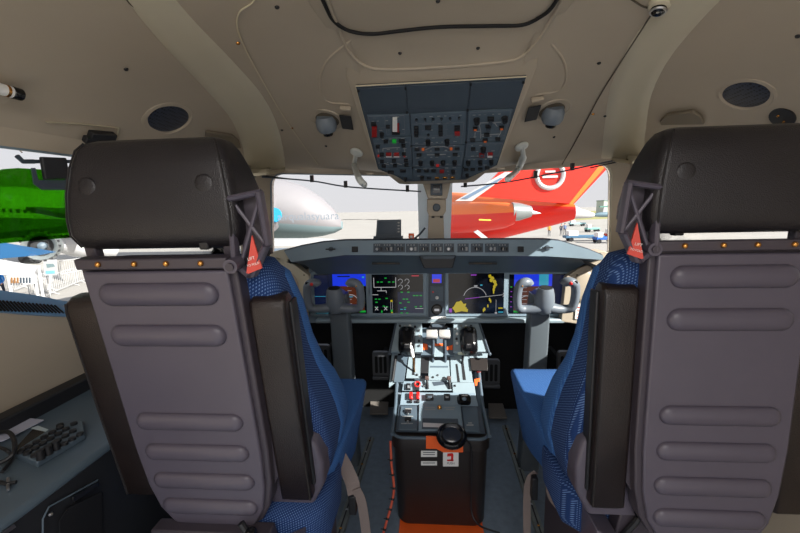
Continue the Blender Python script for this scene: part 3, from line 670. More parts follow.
# ------------------------------------------------------------------ planes helper
def PPl(u, v, a, b, lift=0.):
    # hit the plane that runs across the cockpit through (y,z) points a and b
    n = V((0, -(b[1]-a[1]), b[0]-a[0])).normalized()
    if n.z < 0: n = -n
    d = ray(u, v); o = V((0, a[0], a[1]))+n*lift
    return CAMP + d*((o-CAMP).dot(n)/d.dot(n))
# ------------------------------------------------------------------ overhead panel
OA = (1.36, 1.873); OB = (1.785, 1.633)
OH = V((0, -(OB[1]-OA[1]), OB[0]-OA[0])).normalized()
OH = -OH if OH.z > 0 else OH                    # points down to the seats
def O(u, v, lift=0.): return PPl(u, v, OA, OB, 0)+OH*lift
t = thing('overhead_panel', 'dark blue-grey overhead switch panel in the ceiling between the swivel lamps', 'switch panel', O(440, 130))
out = [(356, 85.5), (526, 76), (497, 164), (473, 175), (466, 178.5), (405, 180.5), (396, 175), (378, 168)]
mb = MB(); mb.prism([O(u, v, -.004) for u, v in out], OH*.010, panelk); mb.build('backing_plate', t)
mb = MB(); mb.tube([O(u, v, .003) for u, v in out+out[:1]], .003, seaml, 6); mb.build('edge_trim', t)
def oplate(q, name, m=panelf, par=t, lift=.006, th=.005, bev=.0015):
    mb = MB(); mb.prism([O(u, v, lift) for u, v in q], OH*th, m); return mb.build(name, par, bevel=bev)
oplate([(357.5, 86.5), (405, 83.8), (407, 106.5), (364, 109.5)], 'blank_panel', panelk); oplate([(406, 83.7), (470, 80.2), (467, 104), (408, 106.5)], 'blank_panel', panelk); oplate([(471, 80.1), (524.5, 77.5), (516, 105.5), (468.5, 107)], 'blank_panel', panelk)
MODS = {
 'a': [(367, 113), (409, 112), (411, 133.5), (372, 135)], 'b': [(372.5, 136), (411, 134.5), (412.5, 164), (380, 165.5)], 'c': [(380, 166), (412.5, 164.8), (412.5, 177.6), (397, 173)],
 'd': [(410.5, 112), (466, 109), (465, 142), (411.8, 143)], 'e': [(412, 144), (464.5, 143), (462, 164.5), (412.8, 165)], 'f': [(413, 166), (462, 165.4), (460.5, 177), (413, 178)],
 'g': [(468.5, 108.5), (512.5, 106.5), (504.5, 138.5), (466.5, 139.5)], 'h': [(466, 140.5), (504, 139.5), (499, 155), (464.5, 155.5)], 'i': [(464, 156.5), (498.5, 156), (494.5, 163.5), (471, 174), (462.5, 174.5)]}
mo = {k: oplate(q, 'switch_module', panelf, t, .006, .006) for k, q in MODS.items()}
frm0 = mat('panel_line_grey', (104, 112, 122), .6)
DR = mat('dark_red', (150, 26, 26), .4)
def oline(par, pts, w=.7, m=whited, close=False):
    mb = MB()
    L = pts+pts[:1] if close else pts
    for a, b in zip(L[:-1], L[1:]):
        dx, dy = b[0]-a[0], b[1]-a[1]; l = math.hypot(dx, dy); nx, ny = -dy/l*w/2, dx/l*w/2
        mb.prism([O(a[0]+nx, a[1]+ny, .0121), O(b[0]+nx, b[1]+ny, .0121), O(b[0]-nx, b[1]-ny, .0121), O(a[0]-nx, a[1]-ny, .0121)], OH*.0004, m)
    mb.build('printed_line', par)
frm = mat('panel_line_grey', (104, 112, 122), .6)
oline(mo['a'], [(368.5, 114), (384, 113.5), (385, 125), (371, 126)], .5, frm, True); oline(mo['a'], [(385, 113.5), (404, 113), (405, 131), (387, 132)], .5, frm, True)
oline(mo['d'], [(412, 121.5), (444, 120.5), (444, 133), (413, 134)], .5, frm, True); oline(mo['d'], [(446, 120.5), (464, 119.5), (462.5, 132.5), (446, 133)], .5, frm, True); oline(mo['d'], [(413, 135.5), (462, 134), (461.5, 141), (413.5, 142)], .5, frm, True)
oline(mo['b'], [(374, 141), (410, 140), (411.5, 157), (378, 159)], .5, frm, True); oline(mo['e'], [(413.5, 150), (462.5, 149), (461, 162), (414, 163)], .5, frm, True)
oline(mo['g'], [(470, 110), (510.5, 108), (503.5, 136.5), (468, 138)], .5, frm, True); oline(mo['h'], [(467, 142), (502.5, 141), (498, 153.5), (466, 154.5)], .5, frm, True)
oline(mo['g'], [(478, 120.5), (501, 119.5)], .8); oline(mo['g'], [(478.5, 120.5), (480.5, 128.5), (476, 129)], .8); oline(mo['g'], [(475, 130), (474.5, 136)], .8); oline(mo['g'], [(480.5, 128), (480.5, 136)], .8); oline(mo['g'], [(480, 132.5), (500, 131.5), (501, 127)], .8); oline(mo['g'], [(499.5, 131.5), (497, 136)], .8); oline(mo['g'], [(494, 120), (497, 124)], .8)
oline(mo['e'], [(425, 147.5), (432, 144.5), (444, 144.2), (450, 146)], .8); oline(mo['e'], [(427, 152.5), (446, 152)], .8)
oline(mo['b'], [(383, 149), (383, 146), (400, 145)], .7); oline(mo['b'], [(378, 144), (378.5, 150)], .7); oline(mo['b'], [(404, 143), (405, 150)], .7)
for k in range(4): oline(mo['b'], [(384+k*6.5, 161), (389+k*6.5, 162.5)], .8)
ofr = frameM((0, 0, 0), OH, (1, 0, 0)).to_3x3().to_4x4()
def obox(par, u, v, w, h, m, name, dz=.008, lift=.012):
    a = O(u-w/2, v-h/2, lift); b = O(u+w/2, v-h/2, lift); c = O(u+w/2, v+h/2, lift); d = O(u-w/2, v+h/2, lift)
    mb = MB(); mb.prism([a, b, c, d], OH*dz, m); return mb.build(name, par, bevel=.001)
def oknob(par, u, v, r=.0085, m=black, name='knob', hgt=.016, pointer=True):
    mb = MB(Matrix.Translation(O(u, v, .012)) @ ofr); mb.lathe([(r*1.15, 0), (r*1.1, .003), (r, .004), (r*.92, hgt), (.001, hgt)], m, None, 16)
    if pointer: mb.box((0, 0, hgt), (r*.3, r*1.9, .003), m)
    return mb.build(name, par)
def otog(par, u, v, m=steel):
    mb = MB(Matrix.Translation(O(u, v, .012)) @ ofr); mb.cyl((0, 0, 0), (0, 0, .003), .005, black, 10); mb.cyl((0, 0, .002), (0, .004, .016), .0018, m, 8, .0028); return mb.build('toggle_switch', par)
# fine white legends over the rows of switches
rl = random.Random(5)
for key, u0, u1, rows_ in (('a', 371, 406, (115.3, 118.5, 128)), ('b', 377, 409, (136.8, 140.6, 147.2, 155.2, 160.4)), ('d', 414, 463, (114.4, 122, 128, 136, 140.6)), ('e', 415, 461, (144.9, 149, 155.4, 163)), ('f', 415, 459, (166.9, 170.2, 173.6)), ('g', 472, 508, (112.3, 121.6, 134.2)), ('h', 469, 500, (143.2, 149.2, 153.6)), ('i', 466, 494, (157.5, 163.2, 168))):
    mb = MB()
    for v in rows_:
        u = u0+(rl.random()*3)+(v-115)*.0
        while u < u1-3:
            w = 1.4+rl.random()*2.2; vv = v-.045*(u-u0); mb.prism([O(u, vv, .0121), O(u+w, vv-.045*w, .0121), O(u+w, vv+.55, .0121), O(u, vv+.6, .0121)], OH*.0004, whited if rl.random() < .6 else frm0); u += w+2.6+rl.random()*4
    mb.build('switch_legend', mo[key])
# switch guards and buttons
k = obox(mo['a'], 374.5, 127.5, 5, 9.5, DR, 'guarded_switch', .014); obox(mo['a'], 373.8, 121, 5, 3, black, 'push_button'); 
obox(mo['a'], 395, 120.5, 4.6, 12.5, white, 'switch_guard', .014); obox(mo['a'], 398.2, 124, 1.8, 7, DR, 'switch_guard', .012); obox(mo['a'], 388, 123.5, 4, 2.4, black, 'push_button'); oknob(mo['a'], 382, 131.3, .0085); obox(mo['a'], 396, 130, 8, 2.2, black, 'push_button')
obox(mo['b'], 386, 138.3, 4.5, 2.6, black, 'push_button'); obox(mo['b'], 394.3, 138, 4, 2.8, greenl, 'push_button'); obox(mo['b'], 402, 138, 6, 2.4, black, 'push_button')
for u, v in ((378, 143.5), (403.5, 142.5), (382, 151.5), (404, 151)): obox(mo['b'], u, v, 4, 2.6, black, 'push_button')
for u in (388.8, 396.6): obox(mo['b'], u, 152.2, 5.6, 4, white, 'legend_button', .006); obox(mo['b'], u, 151.2, 5.4, 2.2, DR, 'legend_button', .0085)
for u, v in ((382, 158.5), (394, 158), (406, 157.5), (384, 163), (395, 162.7), (406.5, 162)): obox(mo['b'], u, v, 4, 2.4, black, 'push_button')
for u, v in ((378.5, 152.4), (404.6, 152.3)): obox(mo['b'], u, v+.4, 1.6, 1.2, redl, 'warning_light', .009)
for u, v in ((391, 169.3), (403, 168)): obox(mo['c'], u, v, 6, 2, black, 'push_button')
oknob(mo['c'], 405.5, 176, .007)
for u in (416.5, 425, 433, 441.5, 450, 459): otog(mo['d'], u, 117-.045*(u-416))
for u, v in ((416.3, 125.3), (416.3, 131), (440.5, 124.5), (440.5, 130)): obox(mo['d'], u, v, 4.2, 4.2, black, 'push_button', .01)
obox(mo['d'], 428, 124.5, 6, 3.4, black, 'push_button'); obox(mo['d'], 457, 124.6, 5.4, 3.8, black, 'push_button', .012); obox(mo['d'], 457, 128.3, 5.2, 3.8, DR, 'guarded_switch', .016)
otog(mo['d'], 428.3, 132); oknob(mo['d'], 428, 138.7, .010, hgt=.02); oknob(mo['d'], 447, 138.3, .010, hgt=.02)
for u, m in ((417, black), (423, amber), (437, black), (451, amber), (457, black)): obox(mo['e'], u, 146.6-.02*(u-417), 5 if m is black else 2.6, 1.8, m, 'push_button' if m is black else 'amber_light', .007)
for u in (419, 437, 455): obox(mo['e'], u, 152-.01*(u-419), 5, 2, black, 'push_button')
for u in (420.5, 432, 443, 454.5): oknob(mo['e'], u, 159.6-.015*(u-420), .0095, hgt=.018)
obox(mo['e'], 437.5, 162.5, 3, 1.3, redl, 'warning_light', .009)
for u in (419, 426.5, 433.5): obox(mo['f'], u, 168, 4.5, 2, black, 'push_button')
obox(mo['f'], 441.8, 168.4, 4.6, 2.6, DR, 'push_button'); oknob(mo['f'], 453, 168.6, .009, hgt=.016); oknob(mo['f'], 422, 174.6, .009)
for u in (429, 437, 445, 452.5): obox(mo['f'], u, 175.6-.03*(u-429), 4.5, 1.5, brass if u > 430 else black, 'push_button', .006)
for u, v in ((476.5, 117), (504.3, 115.3)): oknob(mo['g'], u, v, .011, hgt=.02)
obox(mo['g'], 490.5, 115.6, 6.5, 3.6, black, 'push_button'); oknob(mo['g'], 490.3, 118.6, .007, panelk); obox(mo['g'], 488, 123, 6, 2.2, black, 'push_button'); obox(mo['g'], 488, 127, 4.5, 2.6, panelk, 'push_button'); obox(mo['g'], 486.5, 131.6, 5.5, 2.8, black, 'push_button')
for u, v in ((475, 125.5), (501.3, 124.6), (484.9, 137.3)): obox(mo['g'], u, v, 4.8, 3, black, 'push_button', .007); obox(mo['g'], u, v+.7, 2.8, 1.6, amber, 'amber_light', .0085)
for u, v in ((472.5, 137), (497.5, 136)): obox(mo['g'], u, v, 5, 2.6, black, 'push_button')
obox(mo['h'], 473, 146, 4.5, 2.4, black, 'push_button'); oknob(mo['h'], 483, 146, .0105, hgt=.02); obox(mo['h'], 481.5, 152, 5, 3.4, DR, 'push_button'); obox(mo['h'], 481.5, 152, 3, 2, panelf, 'push_button', .0095)
obox(mo['h'], 489.6, 152.2, 5, 3.6, white, 'legend_button'); obox(mo['h'], 490, 150.8, 5, 1.8, DR, 'legend_button', .0095)
for u, v in ((468, 159.5), (480, 159.2), (491, 158.6)): oknob(mo['i'], u, v, .0095, hgt=.018)
for u, v in ((466, 166.8), (472.5, 166.6), (480, 166.2), (487, 165)): obox(mo['i'], u, v, 4.6, 2, black, 'push_button')
oknob(mo['i'], 467, 172.2, .008)
for u, v in ((358.5, 88), (405.5, 85.5), (407, 109.5), (470.5, 81.5), (467.5, 107.5), (523, 79.5), (465.8, 140), (411.5, 143.5), (412.6, 165.4), (463.3, 165)):
    mb = MB(Matrix.Translation(O(u, v, .012)) @ ofr); mb.lathe([(.0045, 0), (.0045, .004), (.001, .004)], black, None, 10); mb.build('fastener', t)

# ------------------------------------------------------------------ centre pedestal
DA, DB = (1.52, .466), (1.752, .49)
QA, QB = (1.752, .49), (1.945, .665)
UA, UB = (1.915, .690), (2.02, .81)
def D(u, v, l=0.): return PPl(u, v, DA, DB, l)
def Q(u, v, l=0.): return PPl(u, v, QA, QB, l)
def U(u, v, l=0.): return PPl(u, v, UA, UB, l)
nD = V((0, -(DB[1]-DA[1]), DB[0]-DA[0])).normalized(); nQ = V((0, -(QB[1]-QA[1]), QB[0]-QA[0])).normalized(); nU = V((0, -(UB[1]-UA[1]), UB[0]-UA[0])).normalized()
t = thing('centre_pedestal', 'centre pedestal with throttle quadrant and rounded dark box end between the seats', 'pedestal', (0, 1.75, .01))
rg = []
for z, hx, y0 in ((.012, .195, 1.545), (.03, .2, 1.535), (.40, .209, 1.525), (.405, .216, 1.512), (.44, .216, 1.512), (.458, .214, 1.515)):
    cy, hy = (y0+1.78)/2, (1.78-y0)/2; rg.append([(x, y, z) for x, y in rrect(hx, hy, .05, 7, 0, cy)])
mb = MB(); mb.loft(rg, boxm); mb.build('storage_box', t, bevel=.001)
mb = MB(); mb.tube([(x, y, .462) for x, y in rrect(.211, .13, .05, 7, 0, 1.645)+rrect(.211, .13, .05, 7, 0, 1.645)[:1]], .007, panelf, 8); mb.build('rim', t)
mb = MB(); mb.prism([V((s*x, y, z)) for s, x, y, z in ((1, .2, 1.76, .455), (1, .2, 1.95, .64), (1, .2, 2.1, .64), (1, .2, 2.1, .02), (1, .2, 1.76, .02))], V((-.40, 0, 0)), panelk); mb.build('pedestal_body', t)
mb = MB(); mb.prism([D(u, v, -.004) for u, v in ((399, 405.5), (396, 432), (485, 434), (480, 407))], nD*.008, panelk); mb.build('deck_base', t)
for s in (-1, 1): mb = MB(); mb.tube([V((s*.212, 1.53, .466)), V((s*.213, 1.74, .490)), V((s*.212, 1.9, .62))], .008, panelf, 8); mb.tube([V((s*.205, 1.75, .45)), V((s*.205, 1.92, .60))], .02, panelf, 8); mb.build('side_rail', t)
# upper wing panel carrying the two cursor pads
mb = MB(); mb.prism([U(396, 323.5), U(422, 323.5), U(423, 354), U(389, 353.5)], nU*.03, pedm); mb.build('wing_panel', t, bevel=.003)
mb = MB(); mb.prism([U(453, 323), U(479, 322.5), U(489, 353.5), U(453, 354)], nU*.03, pedm); mb.build('wing_panel', t, bevel=.003)
mb = MB(); mb.prism([U(421, 330, -.02), U(454, 330, -.02), U(454, 357, -.02), U(421, 357, -.02)], nU*.03, panelf); mb.build('throttle_well', t)
for q in ([U(396, 323, .034), U(389.5, 353.5, .034)], [U(479, 322, .034), U(489.5, 354, .034)]): mb = MB(); mb.tube(q, .006, panelk, 8); mb.sphere(q[1], .010, panelk, 10); mb.build('side_rail', t)
for cu, cv, lb in ((407, 341, 0), (468.5, 341, 1)):
    mb = MB(frameM(U(cu, cv, .03), nU)); rg = []
    for z, hx, hy in ((0, .045, .075), (.02, .045, .075), (.045, .038, .065), (.058, .028, .05), (.062, .015, .03)): rg.append([(x, y, z) for x, y in rrect(hx, hy, .03*hx/.045, 5)])
    mb.loft(rg, blackg); cp = mb.build('cursor_pad', t, smooth=60)
    mb = MB(frameM(U(cu, cv-4, .03), nU)); mb.sphere((0, .02, .055), (.012, .012, .01), black, 12); mb.build('trackball', cp)
for i, (u, v) in enumerate([(400, 326), (405, 326.5), (410, 326), (415, 327), (419, 331), (419.5, 336), (419, 341), (456, 329), (457, 334), (456.5, 339), (461, 326), (466, 326.5), (471, 326.5), (419.5, 346), (457, 343.5)]):
    mb = MB(frameM(U(u, v, .03), nU)); mb.lathe([(.007, 0), (.006, .008), (.001, .009)], [black, steel, white][i % 3], None, 12); mb.build('selector_knob', t)
# throttles
for s, u0 in ((-1, 432.5), (1, 445)):
    a = Q(u0, 362, .0); b = U(u0+(0.6 if s < 0 else -.6), 335, .075)
    mb = MB(); mb.tube([a, a.lerp(b, .5)+V((0, -.01, .01)), b], [.011, .010, .009], panelk, 8, flat=1.4); tl = mb.build('throttle_lever', t)
    c = U(432 if s < 0 else 444.5, 334.3, .085); hw = .0285
    mb = MB(frameM(c, nU)); rg = [[(xx, y, z) for y, z in rrect(.023*f, .016*f, .012*f, 5)] for xx, f in ((-hw, .9), (-hw+.004, 1), (hw-.004, 1), (hw, .9))]
    mb.loft(rg, mat('throttle_grey', (168, 166, 164), .35)); mb.build('throttle_grip', tl, smooth=50)
mb = MB(frameM(U(438, 326.5, .05), nU)); mb.box((0, 0, 0), (.07, .02, .03), panelk); mb.cyl((-.05, -.005, 0), (.05, -.005, .0), .009, black, 12); mb.build('cross_lever', t, bevel=.004)
mb = MB(); mb.prism([U(430.5, 319, .02), U(446, 318.6, .02), U(446, 324.5, .02), U(430.5, 325, .02)], nU*.03, white); mb.build('white_block', t, bevel=.003)
for q in ([(423, 343.5), (427.5, 344.5), (427.5, 350), (423, 350)], [(433.5, 343.8), (443.5, 343.8), (443.5, 346), (433.5, 346)], [(447, 347), (452.5, 345), (452.5, 350), (447, 350)]):
    mb = MB(); mb.prism([U(u, v, .012) for u, v in q], nU*.004, orange); mb.build('orange_mark', t)
mb = MB(); mb.prism([U(434, 347, .012), U(443, 347, .012), U(443, 357, .012), U(434, 357, .012)], nU*.006, pedm); mb.build('quadrant_plate', t)
# quadrant plates
def qplate(q, m, name, l=.0, th=.01, bev=.0015, f=Q):
    n = {Q: nQ, D: nD, U: nU}[f]; mb = MB(); mb.prism([f(u, v, l) for u, v in q], n*th, m); return mb.build(name, t, bevel=bev)
qplate([(396, 356), (408, 356), (404, 383), (394, 383)], panelf, 'quadrant_plate'); qplate([(409, 356), (421, 356), (420, 379), (406, 379)], pedm, 'quadrant_plate')
qplate([(421, 358), (429, 358), (428, 374), (420.5, 374)], black, 'quadrant_plate'); qplate([(429, 361), (449, 361), (450, 381), (428, 381)], pedm, 'quadrant_plate', .002)
qplate([(450, 352), (468, 352), (473, 383), (451, 383)], pedm, 'quadrant_plate'); qplate([(420, 379), (451, 379), (452, 391), (418, 391)], pedm, 'quadrant_plate', .0, .006)
qplate([(452, 383), (474, 383), (476, 398), (453, 396)], pedm, 'quadrant_plate', .004, .008)
qplate([(392, 353), (398, 353), (396, 383), (389, 388)], pedm, 'side_cheek', -.01, .012); qplate([(469, 353.5), (487.5, 353.5), (487, 359), (469, 359)], pedm, 'side_cheek', .0, .014)
qplate([(455.5, 364), (457.5, 364), (460, 382), (457.5, 382)], black, 'lever_slot', .0102, .001, 0); qplate([(461, 362), (463.5, 362), (466, 380), (463, 380)], black, 'lever_slot', .0102, .001, 0)
qplate([(413, 357), (415.5, 357), (414.5, 375), (412, 375)], black, 'lever_slot', .0102, .001, 0); qplate([(430, 366), (448, 366), (448, 367.6), (430, 367.6)], panelf, 'lever_slot', .0122, .001, 0); qplate([(432, 382), (447, 381), (449, 384), (434, 386)], panelk, 'lever_slot', .0065, .001, 0)
qplate([(469.5, 359.5), (487, 360), (487.5, 372), (471, 372)], boxm, 'dark_box', .0, .02); mb = MB(); mb.sphere(Q(479, 372, .02), (.012, .008, .004), redl, 12); mb.build('red_lamp', t)
qplate([(474, 379.5), (480, 378), (479.5, 382), (477.5, 382), (477, 386), (474.8, 386)], orange, 'orange_tag', .01, .004)
# flap lever (white) and the beige box lever
a = Q(414.5, 372, .01); b = U(413, 357, .03); c = U(410, 344, .085)
mb = MB(); mb.tube([a, a.lerp(b, .6)+V((0, -.005, .01)), b+V((0, 0, .01))], .0045, brass, 8); fl_ = mb.build('flap_lever', t)
mb = MB(); mb.tube([b, b.lerp(c, .3), b.lerp(c, .8), c], [.008, .010, .012, .007], white, 12); mb.build('white_grip', fl_, smooth=60)
mb = MB(frameM(Q(462, 351.5, .05), nU)); mb.box((0, 0, 0), (.046, .03, .03), mat('cream_plastic', (206, 210, 186), .4)); mb.build('speed_brake_grip', t, bevel=.006)
mb = MB(); mb.tube([Q(463, 356, .04), Q(462, 366, .0)], .006, black, 8); mb.build('speed_brake_stem', t)
mb = MB(); mb.tube([Q(396, 356, .012), Q(392.5, 381, .018)], .008, black, 8); mb.build('side_rail', t)
for u0, u1 in ((427, 427.5), (449, 450)):
    mb = MB(); a = Q(u1, 389, .006); b = Q(u0, 378, .03); mb.tube([a, b], [.008, .007], black, 8); mb.box(b, (.020, .018, .016), mat('umber_grip', (92, 74, 70), .4)); mb.build('toggle_lever', t, bevel=.003)
for u, v in ((421, 377), (433, 377.5), (438, 375.5), (444, 378), (455, 386), (417, 375), (424, 386)): mb = MB(frameM(Q(u, v, .01), nQ)); mb.lathe([(.006, 0), (.005, .007), (.001, .008)], black if int(u) % 2 else steel, None, 10); mb.build('selector_knob', t)
# rear control deck
qplate([(403.5, 382), (422, 382), (421, 391.5), (402, 391.5)], panelm, 'switch_plate', .002, .01, f=Q)
qplate([(401.5, 393), (475, 393.5), (478, 407), (400, 405.5)], panelm, 'switch_plate', .004, .01, f=Q)
mb = MB(frameM(Q(417.5, 385, .014), nQ)); mb.tube([(.013*math.cos(2*PI*k/16), .013*math.sin(2*PI*k/16), .01) for k in range(17)], .0042, red, 8); mb.box((0, 0, .003), (.022, .022, .006), black); mb.box((0, -.022, .006), (.018, .02, .014), black); mb.build('red_ring_switch', t)
mb = MB(frameM(Q(408.5, 387, .014), nQ)); mb.box((0, 0, .005), (.022, .032, .012), black); mb.box((0, -.004, .012), (.012, .014, .008), mat('switch_grey', (120, 126, 132), .4)); mb.build('rocker_switch', t, bevel=.002)
for u in (411, 418): mb = MB(frameM(Q(u, 398, .014), nQ)); mb.box((0, .006, .012), (.016, .034, .022), red); mb.box((0, -.02, .008), (.016, .014, .014), black); mb.build('red_guard', t, bevel=.003)
for u, w in ((429.5, .04), (447, .03)): mb = MB(frameM(Q(u, 398, .014), nQ)); mb.box((0, 0, .010), (w, .03, .02), black); mb.box((0, -.002, .021), (w*.6, .012, .006), panelk if w > .035 else steel); mb.build('black_selector', t, bevel=.004)
mb = MB(frameM(Q(464, 400, .014), nQ)); rgs = [[(x*f, y*f, z) for x, y in rrect(.034, .026, .018, 5)] for z, f in ((0, 1), (.016, .95), (.02, .85), (.016, .6))]; mb.loft(rgs, blackg); mb.sphere((0, 0, .014), (.012, .010, .01), panelm, 12); mb.build('trim_knob', t)
qplate([(401, 407), (417, 407), (417, 431), (398.5, 430.5)], panelf, 'jack_panel', .004, .006, f=D); qplate([(419, 405.5), (460.5, 406), (463, 431.5), (418.5, 431.5)], panelm, 'clip_board', .004, .008, f=D); qplate([(462, 408.5), (477, 408.5), (479.5, 432.5), (465, 432)], panelf, 'stow_panel', .004, .008, f=D)
mbk = MB()
for q in ([(425, 407), (435, 407), (435, 408), (425, 408)], [(424.5, 409), (435.5, 409), (435.5, 410), (424.5, 410)], [(444, 407), (455, 407), (455, 408), (444, 408)], [(446, 409), (454, 409), (454, 410), (446, 410)], [(405, 408.5), (412, 408.5), (412, 409.5), (405, 409.5)], [(402, 416), (413, 416), (413, 416.8), (402, 416.8)], [(401, 423), (413, 423), (413, 424), (401, 424)], [(468, 422.5), (472, 422.5), (472, 423.5), (468, 423.5)], [(466.5, 424.3), (473.5, 424.3), (473.5, 425.8), (466.5, 425.8)]): mbk.prism([D(u, v, .0121) for u, v in q], nD*.0005, whited)
mbk.build('printed_legend', t)
qplate([(422.5, 418.5), (458, 419), (459, 429), (422, 429)], panelk, 'clip_recess', .0122, .002, f=D); qplate([(423, 423), (445, 424), (445, 427.5), (423, 427)], mat('paper_pale', (200, 196, 196), .7), 'paper_strip', .015, .002, 0, D)
for v in (412, 420): mb = MB(frameM(D(408, v, .01), nD)); mb.box((0, 0, .004), (.03, .02, .01), black); mb.cyl((0, -.02, 0), (0, -.02, .01), .006, steel, 12); mb.build('jack_socket', t, bevel=.001)
mb = MB(frameM(D(439.5, 408, .012), nD)); mb.lathe([(.012, 0), (.010, .008), (.004, .014), (.001, .014)], brass, None, 14); mb.build('clip_screw', t)
# placards on the box
yb = 1.522
def bx(q, m, name, th=.003, lab=None): mb = MB(); mb.prism([P(u, v, yb) for u, v in q], V((0, -th, 0)), m); return mb.build(name, t, label=lab)
bx([(421, 450.5), (437, 450.5), (437, 456.5), (421, 456.5)], white, 'label_plate'); bx([(421, 461), (437, 461), (437, 465), (421, 465)], white, 'label_plate')
for v in (452.2, 454.2, 462.6): mb = MB(); mb.prism([P(u, w, yb-.0032) for u, w in ((423, v), (435, v), (435, v+.7), (423, v+.7))], V((0, -.0005, 0)), panelk); mb.build('printed_legend', t)
lp = bx([(443, 451.5), (458.5, 451.5), (458.5, 466), (443, 466)], white, 'extinguisher_sign', .003, 'white sign with a red mark')
mb = MB()
for q in ([(447.5, 453.5), (452.5, 453), (453.5, 455), (453, 460.5), (451, 460.5), (451, 456), (447, 456.5)], [(447, 459.5), (453.5, 459.5), (453.5, 461), (447, 461)]): mb.prism([P(u, v, yb-.0032) for u, v in q], V((0, -.001, 0)), red)
mb.build('red_mark', lp)
mb = MB(frameM(P(450.7, 463.4, yb-.0034), (0, -1, 0))); mb.text('PUSH', .014, Matrix.Identity(4), panelk); mb.build('lettering', lp, fix=False)
# orange corner bracket, oval handset and its cable
mb = MB(); mb.prism([P(u, v, yb-.004) for u, v in ((426, 435.5), (440, 436), (450, 444), (463, 444.5), (463, 451), (443, 451), (436, 447.5), (426, 447.5))], V((0, -.01, 0)), orange); tag(mb.build('orange_bracket', bevel=.001), 'orange angled bracket on the rear top edge of the pedestal', 'bracket')
t2 = thing('handset', 'glossy black oval handset resting over the orange bracket on the pedestal edge', 'handset', P(451.5, 436, 1.49))
M = frameM(P(451.5, 436.5, 1.475), V((0, -.62, .78)), (1, 0, 0))
mb = MB(M); mb.lathe([(.001, -.012), (.05, -.010), (.063, .0), (.065, .01), (.060, .022), (.052, .026), (.048, .022), (.001, .020)], blackg, Matrix.Diagonal((1, .86, 1, 1)), 36); mb.build('oval_cup', t2, smooth=50)
mb = MB(M); mb.sphere((0, .0, .018), (.044, .036, .008), mat('navy_sheen', (30, 38, 52), .2), 20); mb.build('cup_pad', t2)
mb = MB(); mb.tube(cr([P(463, 437, 1.48), P(469, 443, 1.49), P(471.5, 452, 1.5), P(471.5, 480, 1.5), P(471, 506, 1.5), P(474, 519, 1.48), P(482, 527, 1.45), P(500, 533, 1.42)], 5), .0038, black, 8); mb.build('cable', t2)
# orange plate on the floor under the box
mb = MB(); mb.box((-.0, 1.50, .006), (.38, .16, .01), orange)
for k in range(6): mb.cyl((-.15+.06*k, 1.46, .011), (-.15+.06*k, 1.46, .0125), .006, panelk, 10)
tag(mb.build('floor_plate'), 'orange punched plate on the floor under the pedestal box', 'plate')
# orange coiled rope with black ties on the floor left of the box
pts = [P(390.5, 441, 1.55), P(391.5, 465, 1.52), P(394, 488, 1.5), P(391, 506, 1.47), P(386.5, 522, 1.44), P(382, 538, 1.42)]
pc = cr(pts, 10); t3 = thing('orange_rope', 'orange rope with black ties hanging down the left side of the pedestal', 'rope', pc[0])
mb = MB(); mb.tube(pc, .0055, mat('cord_orange', (214, 96, 70), .7), 8); mb.build('rope_strand', t3)
for i in range(8, len(pc)-1, 6): mb = MB(); d = (pc[i+1]-pc[i-1]).normalized(); mb.cyl(pc[i]-d*.004, pc[i]+d*.004, .0078, black, 8); mb.tube([pc[i], pc[i]+V((-.016, -.004, .004))], .002, black, 6); mb.build('cable_tie', t3)
# ------------------------------------------------------------------ floor rails and plates
for sg, (a, b), nm in ((-1, ((371, 437), (335, 545)), 'left'), (1, ((505, 425), (545, 545)), 'right')):
    p, q = PZ(*a, .012), PZ(*b, .012); d = (q-p); s = V((d.y, -d.x, 0)).normalized()*.022
    t = thing('seat_rail', 'worn metal seat rail on the floor %s of the pedestal' % nm, 'rail', p, 'floor seat rails'); mb = MB(); mb.hexa([p-s-V((0, 0, .012)), p+s-V((0, 0, .012)), q+s-V((0, 0, .012)), q-s-V((0, 0, .012)), p-s*.8, p+s*.8, q+s*.8, q-s*.8], metalf); mb.build('rail_bar', t)
    for k in range(7):
        c = p.lerp(q, .05+.14*k); mb = MB(); mb.lathe([(.007, 0), (.006, .003), (.001, .004)], steel if k % 2 else brass, Matrix.Translation(c), 10); mb.build('rivet', t)
    mb = MB(); mb.hexa([p-s*.15+V((0, 0, .0005)), p+s*.15+V((0, 0, .0005)), q+s*.15+V((0, 0, .0005)), q-s*.15+V((0, 0, .0005)), p-s*.15+V((0, 0, .002)), p+s*.15+V((0, 0, .002)), q+s*.15+V((0, 0, .002)), q-s*.15+V((0, 0, .002))], black); mb.build('slot', t)
for q, nm in (([(371, 388), (389, 388), (388, 415), (370, 415)], 'left'), ([(486, 376), (494, 376), (507, 419), (489, 419)], 'right')):
    pz4 = [PZ(u, v, .30 if 0 else .03) for u, v in q]; mb = MB(); mb.prism(pz4, V((0, 0, .012)), mat('grey_kick_plate', (118, 112, 106), .5)); tag(mb.build('kick_plate', bevel=.002), 'pale grey kick plate on the floor just %s of the pedestal' % nm, 'plate', 'kick plates')
